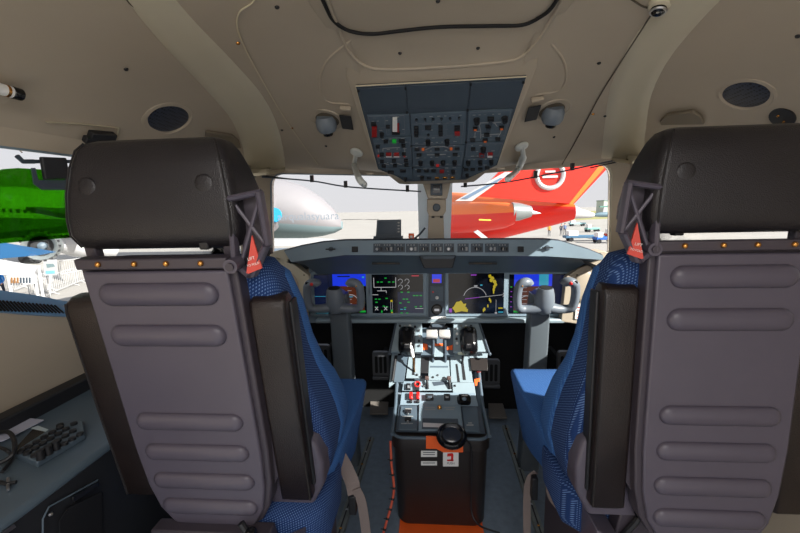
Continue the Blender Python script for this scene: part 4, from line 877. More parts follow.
# ------------------------------------------------------------------ pilot seats
def seat(sg, ox, oy, oz, rec, nm):
    # sg=+1: the aisle side is at +x (left seat)
    t = thing('pilot_seat', {'left': 'left pilot seat, plum-grey ribbed back shell showing six ribs and a leather armrest each side', 'right': 'right pilot seat, cut by the photo edge, plum-grey ribbed back'}[nm], 'seat', (ox, oy+.3, 0), 'pilot seats')
    B = Matrix.Translation((ox, oy, oz)) @ Matrix.Rotation(rec, 4, 'X')
    def W(x, y, z): return B @ V((x*sg, y, z))
    dy = .025 if rec > .1 else .018
    def H(x, y, z): return V((ox+x*sg, oy+y+dy, oz+z))
    def rings(spec, r=.02, n=5):   # spec: z, x0, x1, y0, y1
        return [[W(cx, cy, z) for cx, cy in rrect((x1-x0)/2, (y1-y0)/2, r, n, (x0+x1)/2, (y0+y1)/2)] for z, x0, x1, y0, y1 in spec]
    def bxl(x0, x1, y0, y1, z0, z1, m, name, par=t, bev=.003):
        mb = MB(); mb.hexa([W(x0, y0, z0), W(x1, y0, z0), W(x1, y1, z0), W(x0, y1, z0), W(x0, y0, z1), W(x1, y0, z1), W(x1, y1, z1), W(x0, y1, z1)], m); return mb.build(name, par, bevel=bev)
    # back shell, tapering at the foot
    def panel(hw, y0, y1, name, m, ztop=.052):
        prof = [(ztop, hw), (-.40, hw), (-.50, hw-.006), (-.57, hw-.02), (-.615, hw-.045), (-.63, hw-.07)]
        L = [W(-h, y0, z) for z, h in prof]+[W(h, y0, z) for z, h in reversed(prof)]
        mb = MB(); mb.prism(L, (W(0, y1, 0)-W(0, y0, 0)), m); return mb.build(name, t, bevel=.004)
    panel(.164, .012, .06, 'back_frame', shell2, .056); bs = panel(.151, .0, .02, 'back_shell', shell, .048)
    for z in (0, -.092, -.309, -.395, -.48, -.56):
        mb = MB(); hw, r = .125-.004*(z < -.5), .0245*(1 if z > -.2 else .92)
        pr = [(.001, -hw)]+[(r*math.sin(a), -hw+r-r*math.cos(a)) for a in [PI/2*k/5 for k in range(1, 6)]]+[(r*math.sin(a), hw-r+r*math.cos(a)) for a in [PI/2*(5-k)/5 for k in range(0, 5)]]+[(.001, hw)]
        mb.lathe(pr, shell, B @ Matrix.Translation((0, 0, z)) @ Matrix.Diagonal((1, .62, 1, 1)), 20, 'x'); mb.build('pressed_rib', bs, smooth=60)
    # top bar with brass rivets
    tb = bxl(-.156, .156, -.006, .022, .054, .076, shell2, 'top_bar')
    for x in (-.105, -.03, .035, .105): mb = MB(); mb.sphere(W(x*sg, -.007, .066), .006, brass, 10); mb.build('brass_rivet', tb)
    mb = MB(); mb.cyl(W(.165, -.012, .06), W(.165, .02, .06), .014, shell, 18); mb.cyl(W(.165, -.016, .06), W(.165, -.01, .06), .008, shell2, 14); mb.build('pivot_bolt', t)
    for x in (-.15, .145): bxl(x-.012, x+.012, .03, .05, .05, .125, shell2, 'headrest_post')
    bxl(.09, .11, .02, .04, .085, .115, black, 'headrest_clip')
    # headrest
    hr = [(.090, -.15, .15, .0, .11), (.096, -.168, .168, -.018, .13), (.12, -.177, .177, -.03, .135), (.15, -.178, .178, -.032, .13), (.2, -.174, .174, -.03, .115), (.25, -.165, .165, -.024, .092), (.285, -.155, .155, -.016, .07), (.300, -.146, .146, -.004, .058), (.307, -.13, .13, .012, .045)]
    hrr = [[H(cx, cy, z) for cx, cy in rrect((x1-x0)/2, (y1-y0)/2, .022, 6, (x0+x1)/2, (y0+y1)/2)] for z, x0, x1, y0, y1 in hr]
    mb = MB(); mb.loft(hrr, leather); hd = mb.build('headrest', t, smooth=60)
    for s in (-1, 1):
        mb = MB(); mb.tube([H(s*(x1-.012), y0-.0008, z) for z, x0, x1, y0, y1 in hr[1:8]], .0018, stitch, 6); mb.build('seam', hd)
        for k in range(24):
            pass
    for x, z in ((-.118, .215), (.118, .215), (-.112, .145), (.112, .145)): mb = MB(); mb.sphere((0, 0, 0), (.018, .003, .018), leather, 16, Matrix.Translation(H(x, -.0285, z))); mb.build('padding_bump', hd, smooth=80)
    # fold lever with the red triangle
    Wb = W; W = H
    fx0, fx1, fz0, fz1 = .163, .222, .035, .185
    mb = MB(); c = [(fx0, fz0+.02), (fx0-.002, fz1), (fx1, fz1+.012), (fx1+.006, fz0+.06), (fx0+.03, fz0)]
    for (a, b) in zip(c, c[1:]+c[:1]): mb.tube([W(a[0], -.02, a[1]), W(b[0], -.01, b[1])], .0066, shell, 8, flat=2.2, upv=(0, 1, 0))
    mb.tube([W(fx0, -.018, fz1), W(fx1, -.01, fz0+.06)], .004, shell, 8); mb.tube([W(fx1, -.014, fz1+.01), W(fx0+.01, -.014, fz0+.03)], .004, shell, 8)
    mb.prism([W(fx0+.004, .006, fz0+.02), W(fx0+.004, .006, fz1-.004), W(fx1-.004, .006, fz1+.006), W(fx1, .006, fz0+.06), W(fx0+.03, .006, fz0+.004)], W(0, .006, 0)-W(0, 0, 0), shell2)
    lv = mb.build('fold_lever', t)
    mb = MB(); mb.prism([W(fx0+.024, -.030, fz0+.004), W(fx0+.056, -.028, fz0+.016), W(fx0+.042, -.030, fz0+.080)], W(0, .004, 0)-W(0, 0, 0), redm); tr = mb.build('red_triangle', lv, label='red triangle reading lift to fold')
    Mt = Matrix.Translation(W(fx0+.040, -.0325, fz0+.028)) @ Matrix.Rotation(PI/2, 4, 'X') @ Matrix.Rotation(.25*sg, 4, 'Z')
    mb = MB(); mb.text('LIFT', .0085, Mt @ Matrix.Translation((0, .008, 0)), white); mb.text('TO FOLD', .0062, Mt @ Matrix.Translation((0, -.004, 0)), white); mb.build('lettering', tr, fix=False, smooth=0)
    W = Wb
    # stowed armrests
    for s in (-1, 1):
        x0, x1 = (.165, .245) if s > 0 else (-.247, -.167)
        ar = [(a-.012, b, c, d+.045, d+.045+(e-d)*.62) for a, b, c, d, e in [(-.56, x0+.004, x1-.004, -.01, .06), (-.555, x0, x1, -.014, .066), (-.30, x0, x1, -.018, .068), (-.1, x0, x1, -.018, .068), (-.04, x0, x1, -.018, .066), (-.022, x0, x1, -.014, .06), (-.012, x0+.005, x1-.005, -.002, .05)]]
        mb = MB(); mb.loft(rings(ar, .010, 5), leatherb); am = mb.build('armrest', t, smooth=60)
        mb = MB(); mb.tube([W(x1-.004 if s > 0 else x0+.004, y0+.001, z) for z, _, _, y0, y1 in ar[1:6]], .0026, stitch, 6); mb.build('seam', am)
        bxl(x1-.002 if s > 0 else x0-.006, x1+.006 if s > 0 else x0+.002, .05, .085, -.54, -.04, black, 'armrest_plate', am)
    mb = MB(); q = [(-.158, -.05), (-.18, -.08), (-.195, -.3), (-.185, -.47), (-.15, -.53), (-.13, -.3)]
    for s in (1, -1): mb = MB(); mb.prism([W(s*x, .035, z) for x, z in q], W(0, .02, 0)-W(0, 0, 0), shell2); mb.build('side_plate', t, bevel=.003)
    # bulged shell skirt beside the blue padding on the aisle side
    mb = MB(); mb.loft(rings([(-.36, .17, .20, .06, .11), (-.42, .17, .262, .06, .13), (-.48, .17, .274, .06, .135), (-.55, .14, .27, .06, .13), (-.61, .12, .24, .06, .11)], .012), shell); mb.build('shell_skirt', t, smooth=60)
    # blue back cushion
    mb = MB(); mb.loft(rings([(.055, -.15, .17, .05, .10), (.04, -.19, .205, .045, .13), (.0, -.21, .222, .045, .15), (-.08, -.225, .235, .05, .17), (-.18, -.24, .242, .06, .185), (-.26, -.25, .252, .07, .215), (-.34, -.26, .266, .08, .265), (-.42, -.26, .277, .09, .30), (-.5, -.2, .28, .1, .32), (-.56, -.16, .27, .11, .30), (-.60, -.14, .24, .13, .26)], .03, 6), blued); cu = mb.build('back_cushion', t, smooth=70)
    mb = MB(); mb.loft(rings([(.035, -.15, .195, .085, .136), (.0, -.18, .225, .09, .158), (-.08, -.2, .240, .115, .18), (-.18, -.21, .248, .13, .197), (-.26, -.22, .259, .15, .227), (-.34, -.23, .274, .18, .277), (-.42, -.23, .285, .2, .312), (-.5, -.23, .288, .22, .332), (-.56, -.22, .276, .2, .31)], .03, 6), blue); mb.build('cushion_front', t, smooth=70, label='plain brighter blue front of the back cushion')
    # seat pan cushion, level
    def G(x, y, z): return V((ox+x*sg, oy+y, z))
    sp = []
    for y, hx, z0, z1 in ((.24, .24, .56, .70), (.28, .272, .53, .735), (.45, .282, .5, .75), (.60, .290, .46, .762), (.72, .290, .44, .765), (.75, .284, .45, .760), (.765, .27, .47, .745)):
        sp.append([G(x*(1-.22*(z1-z)/(z1-z0)), y, z) for x, z in rrect(hx, (z1-z0)/2, .02, 5, .0, (z0+z1)/2)])
    mb = MB(); mb.loft(sp, blue); mb.build('seat_cushion', t, smooth=60)
    sk = []
    for y, hx, z0, z1 in ((.12, .24, .565, .68), (.16, .268, .555, .70), (.3, .272, .56, .70), (.36, .26, .58, .68)): sk.append([G(x, y, z) for x, z in rrect(hx/2+.06, (z1-z0)/2, .03, 5, hx/2-.06, (z0+z1)/2)])
    mb = MB(); mb.loft(sk, blued); mb.build('cushion_skirt', t, smooth=60)
    # lower shell and base
    mb = MB(); mb.hexa([G(-.19, .09, .38), G(.19, .09, .38), G(.19, .14, .38), G(-.19, .14, .38), G(-.15, .07, .68), G(.15, .07, .68), G(.15, .11, .68), G(-.15, .11, .68)], shell2); mb.build('lower_shell', t, bevel=.004)
    mb = MB(); mb.hexa([G(.15, .03, .36), G(.225, .03, .36), G(.225, .14, .36), G(.15, .14, .36), G(.165, .03, .63), G(.225, .03, .66), G(.225, .14, .66), G(.165, .14, .63)], shell); mb.build('side_bracket', t, bevel=.004)
    mb = MB(); mb.sphere(G(.11, .06, .69), .017, blackg, 14); mb.tube([G(.09, .06, .72), G(.12, .06, .66), G(.15, .07, .6)], .008, black, 8); mb.build('linkage', t)
    mb = MB(); mb.box(G(0, .36, .28), (.36, .40, .48), shell2); mb.box(G(0, .36, .05), (.46, .54, .04), metalf); mb.box(G(-.2*sg, .36, .018), (.04, .62, .03), metalf); mb.box(G(.2*sg, .36, .018), (.04, .62, .03), metalf); mb.build('seat_base', t, bevel=.006)
    # lap belt
    def ribbon(pts, w, name, side=(1, 0, 0)):
        pc = cr(pts, 6); mb = MB(); rows = []
        for i, p in enumerate(pc):
            d = (pc[min(i+1, len(pc)-1)]-pc[max(i-1, 0)]).normalized(); s = V(side); s = (s-d*s.dot(d)).normalized()*w/2; n = d.cross(s).normalized()*.0015
            rows.append([p-s-n, p+s-n, p+s+n, p-s+n])
        mb.loft(rows, strap); return mb.build(name, t)
    if nm == 'left':
        ribbon([P(337, 452, 1.16), P(345, 466, 1.15), P(352, 482, 1.13), P(354.5, 494, 1.12)], .045, 'seat_belt', (1, .4, .3)); ribbon([P(356, 489, 1.12), P(361, 500, 1.12), P(364, 516, 1.12), P(367, 540, 1.12)], .032, 'seat_belt')
        mb = MB(); mb.box(P(353, 503, 1.13), (.025, .03, .07), black); mb.build('buckle', t, bevel=.004)
        mb = MB(); mb.tube(cr([P(338, 486, 1.08), P(338, 493, 1.08), P(332, 500, 1.05), P(322, 504, 1.02), P(314, 505, 1.0)], 5), .007, strap, 8); mb.build('looped_strap', t)
    else:
        ribbon([P(536, 472, 1.3), P(530, 478, 1.3), P(527, 495, 1.3), P(527, 540, 1.28)], .03, 'seat_belt', (1, .3, 0))
        mb = MB(); mb.box(P(534, 487, 1.29), (.022, .03, .09), black); mb.build('buckle', t, bevel=.004)
        mb = MB(); mb.tube(cr([P(548, 482, 1.22), P(550, 496, 1.21), P(557, 506, 1.2), P(566, 512, 1.17), P(578, 515, 1.14)], 5), .009, strap, 8, flat=.6); mb.build('looped_strap', t)
    return t
seat(1, -.587, .707, 1.291, .157, 'left')
seat(-1, .585, .819, 1.296, -.011, 'right')

# ------------------------------------------------------------------ left side console
CZ = .86
def K(u, v, l=0.): return PZ(u, v, CZ+l)
t = thing('side_console', 'dark side console with blue-grey top along the left wall', 'console', (-1.05, .7, 0))
mb = MB(); mb.prism([V((-.89, .2, CZ-.02)), V((-.89, 1.25, CZ-.02)), V((-.92, 1.25, .02)), V((-.92, .2, .02))], V((-.36, 0, 0)), mat('console_charcoal', (34, 36, 41), .5, var=.05)); mb.build('console_body', t)
mb = MB(); mb.box((-1.075, .72, CZ-.012), (.38, 1.06, .024), panelf); mb.build('console_top', t, bevel=.010, seg=3)
mb = MB(); mb.box((-1.235, .72, CZ+.02), (.05, 1.06, .05), black); mb.box((-1.06, 1.255, CZ+.02), (.40, .03, .05), black); mb.build('rim_rail', t, bevel=.006)
# inner side bracket
def KX(u, v, l=0.): p = PX(u, v, -.888); p.x += l; return p
mb = MB(); mb.tube([KX(42, 540, .002), KX(42, 519, .002), KX(48, 507, .002), KX(97, 480, .002)], .002, panelf, 8); mb.build('edge_bead', t)
mb = MB(); mb.prism([KX(u, v, .002) for u, v in ((71, 497), (96, 481), (97, 485), (72, 502))], V((.004, 0, 0)), steel); mb.build('name_plate', t)
mb = MB(); mb.prism([KX(u, v, .002) for u, v in ((58, 521), (66, 508), (100, 492), (100, 540), (58, 540))], V((.003, 0, 0)), black); mb.build('side_recess', t)
mb = MB(); mb.sphere(KX(49, 514, .004), .005, steel, 8); mb.build('fastener', t)
mb = MB(); mb.prism([KX(u, v, .002) for u, v in ((0, 532), (12, 524), (14, 527), (0, 537))], V((.003, 0, 0)), steel); mb.build('name_plate', t)
# keypad unit
t = thing('keypad', 'black keypad unit with rows of round keys on the left side console', 'keypad', K(50, 445))
q = [(14, 460), (36, 468), (83, 438), (82, 425), (66, 424)]
mb = MB(); mb.prism([K(14, 458), K(38, 468), K(86, 439), K(84, 426), K(64, 425)], V((0, 0, .016)), panelf); kb = mb.build('keypad_body', t, bevel=.003)
import itertools
for r, (a, b, n) in enumerate((((21, 452.5), (60, 428.5), 6), ((27.5, 454), (66, 430), 6), ((35, 456), (73, 432), 6), ((41, 459), (80, 435), 6), ((60, 426), (74, 424.5), 2))):
    for k in range(n):
        s = k/(n-1) if n > 1 else 0; u, v = a[0]+(b[0]-a[0])*s, a[1]+(b[1]-a[1])*s
        big = r == 3 and k in (0, 1, 2)
        mb = MB(); mb.lathe([(.0085, 0), (.008, .006 if not big else .022), (.001, .007 if not big else .023)], black, Matrix.Translation(K(u, v, .016)), 12); mb.build('knob' if big else 'key', kb)
mb = MB(); mb.prism([K(u, v, .001) for u, v in ((15, 451), (33, 431), (56, 436), (36, 455))][:4], V((0, 0, .006)), blackg); mb.build('dark_screen', t)
mb = MB(); mb.prism([K(u, v, .0) for u, v in ((31, 429), (38, 426.5), (54, 432.5), (48, 436.5))], V((0, 0, .003)), mat('white_sticker', (186, 200, 206), .5)); tag(mb.build('white_sticker'), 'small white sticker on the left console beside the keypad', 'sticker')
mb = MB()
for k in range(3): mb.prism([K(u, v, .001+.003*k) for u, v in ((-8, 421+k), (4, 416), (44, 420.5), (4, 439+k), (-10, 444))], V((0, 0, .0025)), mat('pale_lilac_paper', (176, 178, 196), .8))
tag(mb.build('paper_stack'), 'pale lilac papers lying on the left side console', 'papers')
mb = MB(); mb.tube(cr([K(-6, 434, .02), K(8, 432, .035), K(14, 440, .04), K(14, 452, .03), K(6, 460, .02), K(-8, 465, .02)], 6), .005, black, 8); mb.tube(cr([K(-6, 446, .02), K(6, 450, .03), K(12, 458, .01), K(2, 472, .01)], 6), .004, black, 8); tag(mb.build('black_cable'), 'black cable looped on the left console at the photo edge', 'cable')
mb = MB(); mb.tube([K(-4, 481, .006), K(6, 484, .006), K(16, 482, .006)], .004, black, 8); mb.tube([K(8, 478, .006), K(8, 490, .006)], .003, steel, 8); tag(mb.build('console_latch'), 'small black latch on the left console below the keypad', 'latch')
# window sill vent, trim and painted sun streak on the left wall
t = thing('defog_vent', 'blue slatted defog vent along the sill of the left side window', 'vent', P(30, 305, .95))
def wallx(u, v, d=.0):
    at = facet(-1, 1, 2); best = None
    loc, n, i, dd = WT.ray_cast(CAMP, ray(u, v).normalized())
    return (loc+n*(d if n.dot(ray(u, v)) < 0 else -d)) if loc else P(u, v, 1.)
WT = tree([o for o in bpy.data.objects if o.name in ('wall_left', 'wall_front')])
sill_blue = mat('sill_blue', (104, 146, 184), .4)
top = [(-20, 288), (0, 291), (30, 295), (60, 301), (100, 305)]; bot = [(-20, 312), (0, 313.5), (30, 316), (60, 317.5), (100, 318)]
tp3 = [wallx(u, v+9, .0) for u, v in top]
mb = MB(); rows = []
for (a, b), (c, d) in zip(top, bot):
    p = wallx(c, d, .0); base = p+V((.012, 0, 0)); hi = PX(a, b, p.x-.01)
    rows.append([p+V((-.01, 0, 0)), p+V((.015, 0, .004)), hi+V((.015, 0, 0)), hi+V((-.03, 0, .0))])
mb.grid(rows, sill_blue); mb.build('sill_strip', t)
for k in range(19):
    u = -8+k*3.7; 
    a = wallx(u, 311+u*.035, .0)+V((.017, 0, 0)); 
    b = PX(u-4, 300+u*.09, a.x-.001)
    mb = MB(); mb.tube([a, b], .0024, dark, 6); mb.build('slat_gap', t)
t = thing('wall_strip', 'sunlight streak painted as an orange strip above the left side console', 'painted sun streak', PX(40, 398, -1.2))
mb = MB(); mb.tube([wallx(18, 407, .006), wallx(78, 388, .006)], .004, mat('orange_sunlight', (200, 110, 60), .5), 6); mb.build('strip', t)  # sunlight streak on the wall, put in as an orange tube
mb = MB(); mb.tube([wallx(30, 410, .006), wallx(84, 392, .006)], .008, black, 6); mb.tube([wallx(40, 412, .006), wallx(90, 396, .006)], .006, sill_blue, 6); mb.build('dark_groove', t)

# green visor, its bracket and rail
xv = lambda y: -(.9+.29*(1.98-y)/1.68)-.02
def VS(u, v):   # on the sloping side window plane, 2 cm inside
    at = facet(-1, 1, 2); a, b, c = at(0, 1.2), at(1, 1.2), at(1, 1.6); n = (b-a).cross(c-a).normalized()
    if n.x < 0: n = -n
    d = ray(u, v); o = a+n*.035; return CAMP+d*((o-CAMP).dot(n)/d.dot(n))
t = thing('sun_visor', 'green tinted sun visor inside the left side window', 'sun visor', VS(35, 200))
mb = MB(); q = [VS(-30, 178), VS(4, 169), VS(18, 168), VS(84, 172), VS(84, 237), VS(66, 238), VS(-30, 246)]; mb.prism(q, V((-.003, 0, 0)), visorm); mb.build('green_sheet', t, smooth=0)
mb = MB(); mb.prism([VS(u, v)+V((.006, 0, 0)) for u, v in ((28.5, 168), (32, 168), (35, 180), (63, 180), (63.5, 168), (90, 168), (90, 176), (66, 190), (39, 190), (31, 184))], V((.004, 0, 0)), panelk); mb.build('lower_bracket', t)
mb = MB(); mb.prism([VS(u, v)+V((.012, 0, 0)) for u, v in ((34, 157), (59, 158), (63, 179), (38, 180))], V((.012, 0, 0)), black); mb.build('roller_block', t, bevel=.003)
mb = MB(); mb.tube([VS(17, 156), VS(23, 161.5), VS(34, 161.5)], .006, panelk, 8); mb.tube([VS(33, 161.5), VS(98, 161.5)], .005, panelk, 8); mb.build('slide_rail', t)
# dark hand grip & fittings on the right and left window posts
mb = MB(); p = P(267, 251, 1.86); mb.tube([P(263, 246, 1.86), P(268, 242, 1.86), P(269, 252, 1.86), P(266, 260, 1.86)], .010, black, 8); mb.box(p, (.05, .03, .03), black); tag(mb.build('post_latch', bevel=.003), 'black latch on the beige post left of the left windscreen', 'latch')
for pts, yy, nm in (([(250, 173.5), (262, 175.5), (290, 179)], 1.93, 'left'), ([(590, 168), (612, 163), (628, 160)], 1.88, 'right')):
    mb = MB(); mb.tube([P(u, v, yy) for u, v in pts], .0035, black, 6); tag(mb.build('dark_bead'), 'thin dark bead along the head of the %s window post' % nm, 'bead')

# ------------------------------------------------------------------ outside
GZ = -2.9
apron = mat('pale_apron', (152, 148, 142), .8, var=.06, vscale=.25); grass = mat('dry_grass', (138, 136, 84), .9, var=.12, vscale=.4)
mb = MB(); mb.box((0, 150, GZ-.05), (1400, 1100, .1), apron); g = mb.build('ground', smooth=0); g['kind'] = 'structure'
def G2(u, v): return PZ(u, v, GZ)
mb = MB(); mb.prism([G2(560, 212.5), G2(640, 208.5), G2(640, 217), G2(560, 221), G2(470, 240), G2(440, 240)], V((0, 0, .04)), grass); gr = mb.build('grass_strip', smooth=0); tag(gr, 'yellow green grass strip beyond the red aircraft', 'grass', kind='stuff')
# red aircraft tail
redp = mat('red_aircraft_paint', (226, 44, 30), .35); orp = mat('orange_aircraft_paint', (240, 116, 46), .35); wp = mat('white_aircraft_paint', (176, 177, 178), .35); gyn = mat('engine_metal', (132, 138, 138), .35, metal=.4)
RY = 24.
t = thing('red_aircraft', 'red and orange jet tail with its rear engine beyond the right windscreen', 'aircraft', P(515, 260, RY))
def lat(us, vt, vb, m, name, y, par=t, dy=1.0):
    ys = y if isinstance(y, list) else [y]*len(us)   # tapered body lying across the view: per station centre and radius
    mb = MB(); rg = []
    for u, a, b, y in zip(us, vt, vb, ys):
        c = (P(u, a, y)+P(u, b, y))/2; r = (P(u, a, y)-P(u, b, y)).length/2
        rg.append([c+V((0, r*dy*math.cos(2*PI*k/28), r*math.sin(2*PI*k/28))) for k in range(28)])
    if isinstance(m, tuple):
        mb.grid(rg, m[0], True); fs = mb.f; n = 28
        for i in range(len(fs)):
            if math.sin(2*PI*(i % n+.5)/n) > m[2]: mb.m[i] = mb.mi(m[1])
        k0 = mb.mi(m[0]); L = len(mb.v); mb.f.append(list(range(n))); mb.m.append(k0); mb.f.append(list(range(L-n, L))); mb.m.append(k0)
    else: mb.loft(rg, m)
    return mb.build(name, par, smooth=50)
lat([438, 452, 480, 505, 514], [203, 202.5, 202, 202.5, 204], [233, 233, 232, 228, 224], (redp, orp, .25), 'engine_nacelle', [28, 26.5, 23.5, RY-2.8, RY-3.2])
lat([512, 520, 531, 531.5], [202, 203, 206, 208], [221.5, 220.5, 217, 215], gyn, 'engine_nozzle', RY-3.2); lat([528, 535, 541], [209, 211, 213], [215, 214.5, 213.6], wp, 'exhaust_cone', RY-3.2)
lat([440, 446, 480, 520, 555, 573], [192, 192, 194, 198, 202, 204], [251, 250, 244, 234, 225, 220], (redp, orp, .62), 'rear_fuselage', [36.5, 35, 31, 27, 24.8, RY])
lat([573, 580, 590, 594], [205, 208.5, 211.5, 213], [219, 218.5, 218, 217], wp, 'tail_cone', RY)
mb = MB(); mb.prism([P(u, v, RY) for u, v in ((476, 196), (560, 108), (664, 108), (574, 204))], V((0, .5, 0)), redp); fn = mb.build('tail_fin', t)
mb = MB(); mb.prism([P(u, v, RY-.02) for u, v in ((606, 157), (620, 150), (573, 204), (569, 204))], V((0, .02, 0)), orp); mb.build('fin_edge', fn)
mb = MB(frameM(P(550, 175, RY-.05), (0, -1, 0))); mb.tube([(.78*math.cos(a), .78*math.sin(a), 0) for a in [2*PI*k/36 for k in range(37)]], .14, wp, 8); mb.box((0, -.1, .02), (.9, .14, .04), wp); mb.box((0, .2, .02), (.6, .12, .04), wp); mb.build('round_emblem', fn)
mb = MB(); mb.prism([P(u, v, RY-1.5) for u, v in ((455, 201), (505, 172), (512, 172), (472, 201))], V((0, .3, 0)), wp); mb.prism([P(u, v, RY-1.55) for u, v in ((461, 198.5), (500, 178), (504, 178), (468, 198.5))], V((0, .04, 0)), mat('blue_grey_stripe', (96, 116, 140), .5)); mb.build('striped_vane', t)
mb = MB(); mb.prism([P(u, v, RY-4.2) for u, v in ((474, 232), (478, 230), (488, 238), (484, 240))], V((0, .2, 0)), wp); mb.prism([P(u, v, RY-4.25) for u, v in ((479, 219), (491, 219.5), (491, 220.8), (479, 220.4))], V((0, .1, 0)), mat('yellow_print', (244, 180, 70), .5)); mb.build('lower_strut', t)
# white aircraft with faint lettering beyond the left windscreen
t = thing('white_aircraft', 'white aircraft with pale teal belly and grey script beyond the left windscreen', 'aircraft', P(300, 245, 34)); LY = 34.
teal = mat('pale_teal_paint', (110, 130, 134), .6)
hz = mat('hazy_white_paint', (124, 122, 125), .6)
lat([150, 230, 280, 305, 322, 334, 342], [176, 176, 178, 186, 197, 209, 221], [239, 239, 238.5, 238, 236, 233, 229], (teal, hz, -.5), 'fuselage', LY)
lat([236, 262, 272, 274], [196, 192, 191, 193], [240, 236, 232, 230], hz, 'engine_nacelle', LY-3)
mb = MB(frameM(P(274.5, 215, LY-3.2), (0, -1, 0))); mb.lathe([(.0, 0), (.6, .02), (.6, -.1)], mat('cyan_logo', (40, 150, 190), .5), None, 24); mb.build('engine_logo', t)
Mx = frameM(P(308, 216.5, LY-3.6), (0, -1, 0)); mb = MB(Mx); mb.text('airqualasyuara', .9, Matrix.Identity(4), mat('script_grey', (120, 130, 140), .6)); mb.build('lettering', t, fix=False, smooth=0)
mb = MB(); mb.prism([P(u, v, 28) for u, v in ((262, 240.5), (316, 240.5), (346, 243), (300, 246), (262, 246))], V((0, 2, .02)), wp); mb.build('wing', t)
mb = MB(); mb.prism([G2(u, v) for u, v in ((240, 249.5), (300, 248), (300, 251), (240, 252.5))], V((0, 0, .03)), mat('dark_apron_shadow', (96, 110, 124), .8)); tag(mb.build('apron_shadow'), 'dark band painted as the aircraft shadow on the apron beyond the left windscreen', 'shadow_band')  # airliner's shadow on the ground, put in as a dark band
# distant buildings and trees
for u0, u1, v0, y, lab in ((364, 378, 235.5, 160, 'low pale terminal building far off beside the dark display'), (340, 362, 237, 170, 'flat roofed shed far off beyond the left windscreen'), (604, 616, 201, 190, 'low pale hangar far off at the right edge of the right windscreen')):
    a, b = P(u0, v0, y), P(u1, v0, y); mb = MB(); mb.box(((a.x+b.x)/2, y+4, (a.z+GZ)/2), (b.x-a.x, 8, a.z-GZ), mat('far_building', (184, 192, 186), .8)); mb.box(((a.x+b.x)/2, y+4, a.z+.2), ((b.x-a.x)*1.04, 8.4, .4), mat('far_roof', (120, 140, 134), .8)); tag(mb.build('terminal_building'), lab, 'building', 'distant airport buildings')
# parked aircraft and ground vehicles through the right windscreen
def lab_thing(name, lab, cat, loc, grp=None): return thing(name, lab, cat, loc, grp)
ju, jv = 603, 215; t = lab_thing('small_aircraft', 'small white and grey aircraft parked far off at the right edge of the windscreen', 'aircraft', P(ju, jv, 80))
lat([594, 598, 606, 613, 616], [214, 212.6, 212, 212.5, 214], [216.5, 217, 217, 216.5, 215.5], mat('grey_blue_paint', (96, 120, 132), .5), 'fuselage', 80, t)
mb = MB(); mb.prism([P(u, v, 80) for u, v in ((600, 206), (613, 205.6), (613, 207), (600, 207.4))], V((0, .6, 0)), mat('rotor_green', (86, 130, 120), .6)); mb.build('high_tail', t)
mb = MB(); mb.prism([P(u, v, 80) for u, v in ((604, 207), (606, 207), (606, 213), (603, 213))], V((0, .4, 0)), wp); mb.build('tail_fin', t)
# people and carts on the apron
def person(u, v, y, shirt, lab, dark_=(40, 46, 60)):
    p = G2(u, v); s = 1.0; t = thing('person', lab, 'person', p, 'people on the apron'); hair = mat('dark_hair', (44, 34, 30), .8); skin = mat('skin', (190, 140, 115), .6)
    me = bpy.data.meshes.new('body'); J = [(0, 0, .92), (0, 0, 1.15), (0, 0, 1.38), (0, 0, 1.5), (0, 0, 1.66), (.11, 0, .86), (.12, .04, .48), (.13, 0, .07), (.13, -.12, .04), (-.11, 0, .86), (-.12, -.05, .48), (-.13, .02, .07), (-.13, -.1, .04), (.19, 0, 1.38), (.25, .03, 1.12), (.24, -.12, .92), (-.19, 0, 1.38), (-.26, .02, 1.12), (-.24, -.1, .92), (.24, -.15, .85), (-.24, -.13, .85)]
    Eg = [(0, 1), (1, 2), (2, 3), (3, 4), (0, 5), (5, 6), (6, 7), (7, 8), (0, 9), (9, 10), (10, 11), (11, 12), (2, 13), (13, 14), (14, 15), (2, 16), (16, 17), (17, 18), (15, 19), (18, 20)]
    R = [.14, .13, .13, .05, .10, .09, .06, .045, .04, .09, .06, .045, .04, .06, .045, .035, .06, .045, .035, .03, .03]
    me.from_pydata([V(j)+p for j in J], Eg, []); me.materials.append(mat('shirt_'+'_'.join(map(str, shirt)), shirt, .8)); me.materials.append(mat('trousers', dark_, .8)); me.materials.append(skin)
    ob = bpy.data.objects.new('body', me); COL.objects.link(ob); md = ob.modifiers.new('skin', 'SKIN'); bpy.context.view_layer.update()
    for i, r in enumerate(R): me.skin_vertices[0].data[i].radius = (r, r*.8)
    me.skin_vertices[0].data[0].use_root = True
    sb = ob.modifiers.new('sub', 'SUBSURF'); sb.levels = 1; sb.render_levels = 1
    dg = bpy.context.evaluated_depsgraph_get(); nm = bpy.data.meshes.new_from_object(ob.evaluated_get(dg)); ob.modifiers.clear(); ob.data = nm
    while len(nm.materials) < 3: nm.materials.append(skin)
    for f in nm.polygons:
        h = f.center.z-p.z; f.use_smooth = True
        f.material_index = 2 if h > 1.46 or (h < .95 and abs(f.center.x-p.x) > .19) else (1 if h < .92 else 0)
    attach(ob, t)
    mb = MB(); mb.sphere(p+V((0, .02, 1.72)), (.10, .11, .07), hair, 12); mb.build('hair', t, smooth=80); return t
person(561, 236, 0, (60, 60, 70), 'person in dark clothes standing on the apron right of the red tail'); person(564.5, 235, 0, (90, 110, 150), 'person in blue-grey shirt on the apron, right of two together'); person(549, 236.5, 0, (200, 140, 40), 'person in yellow vest on the apron under the red tail')
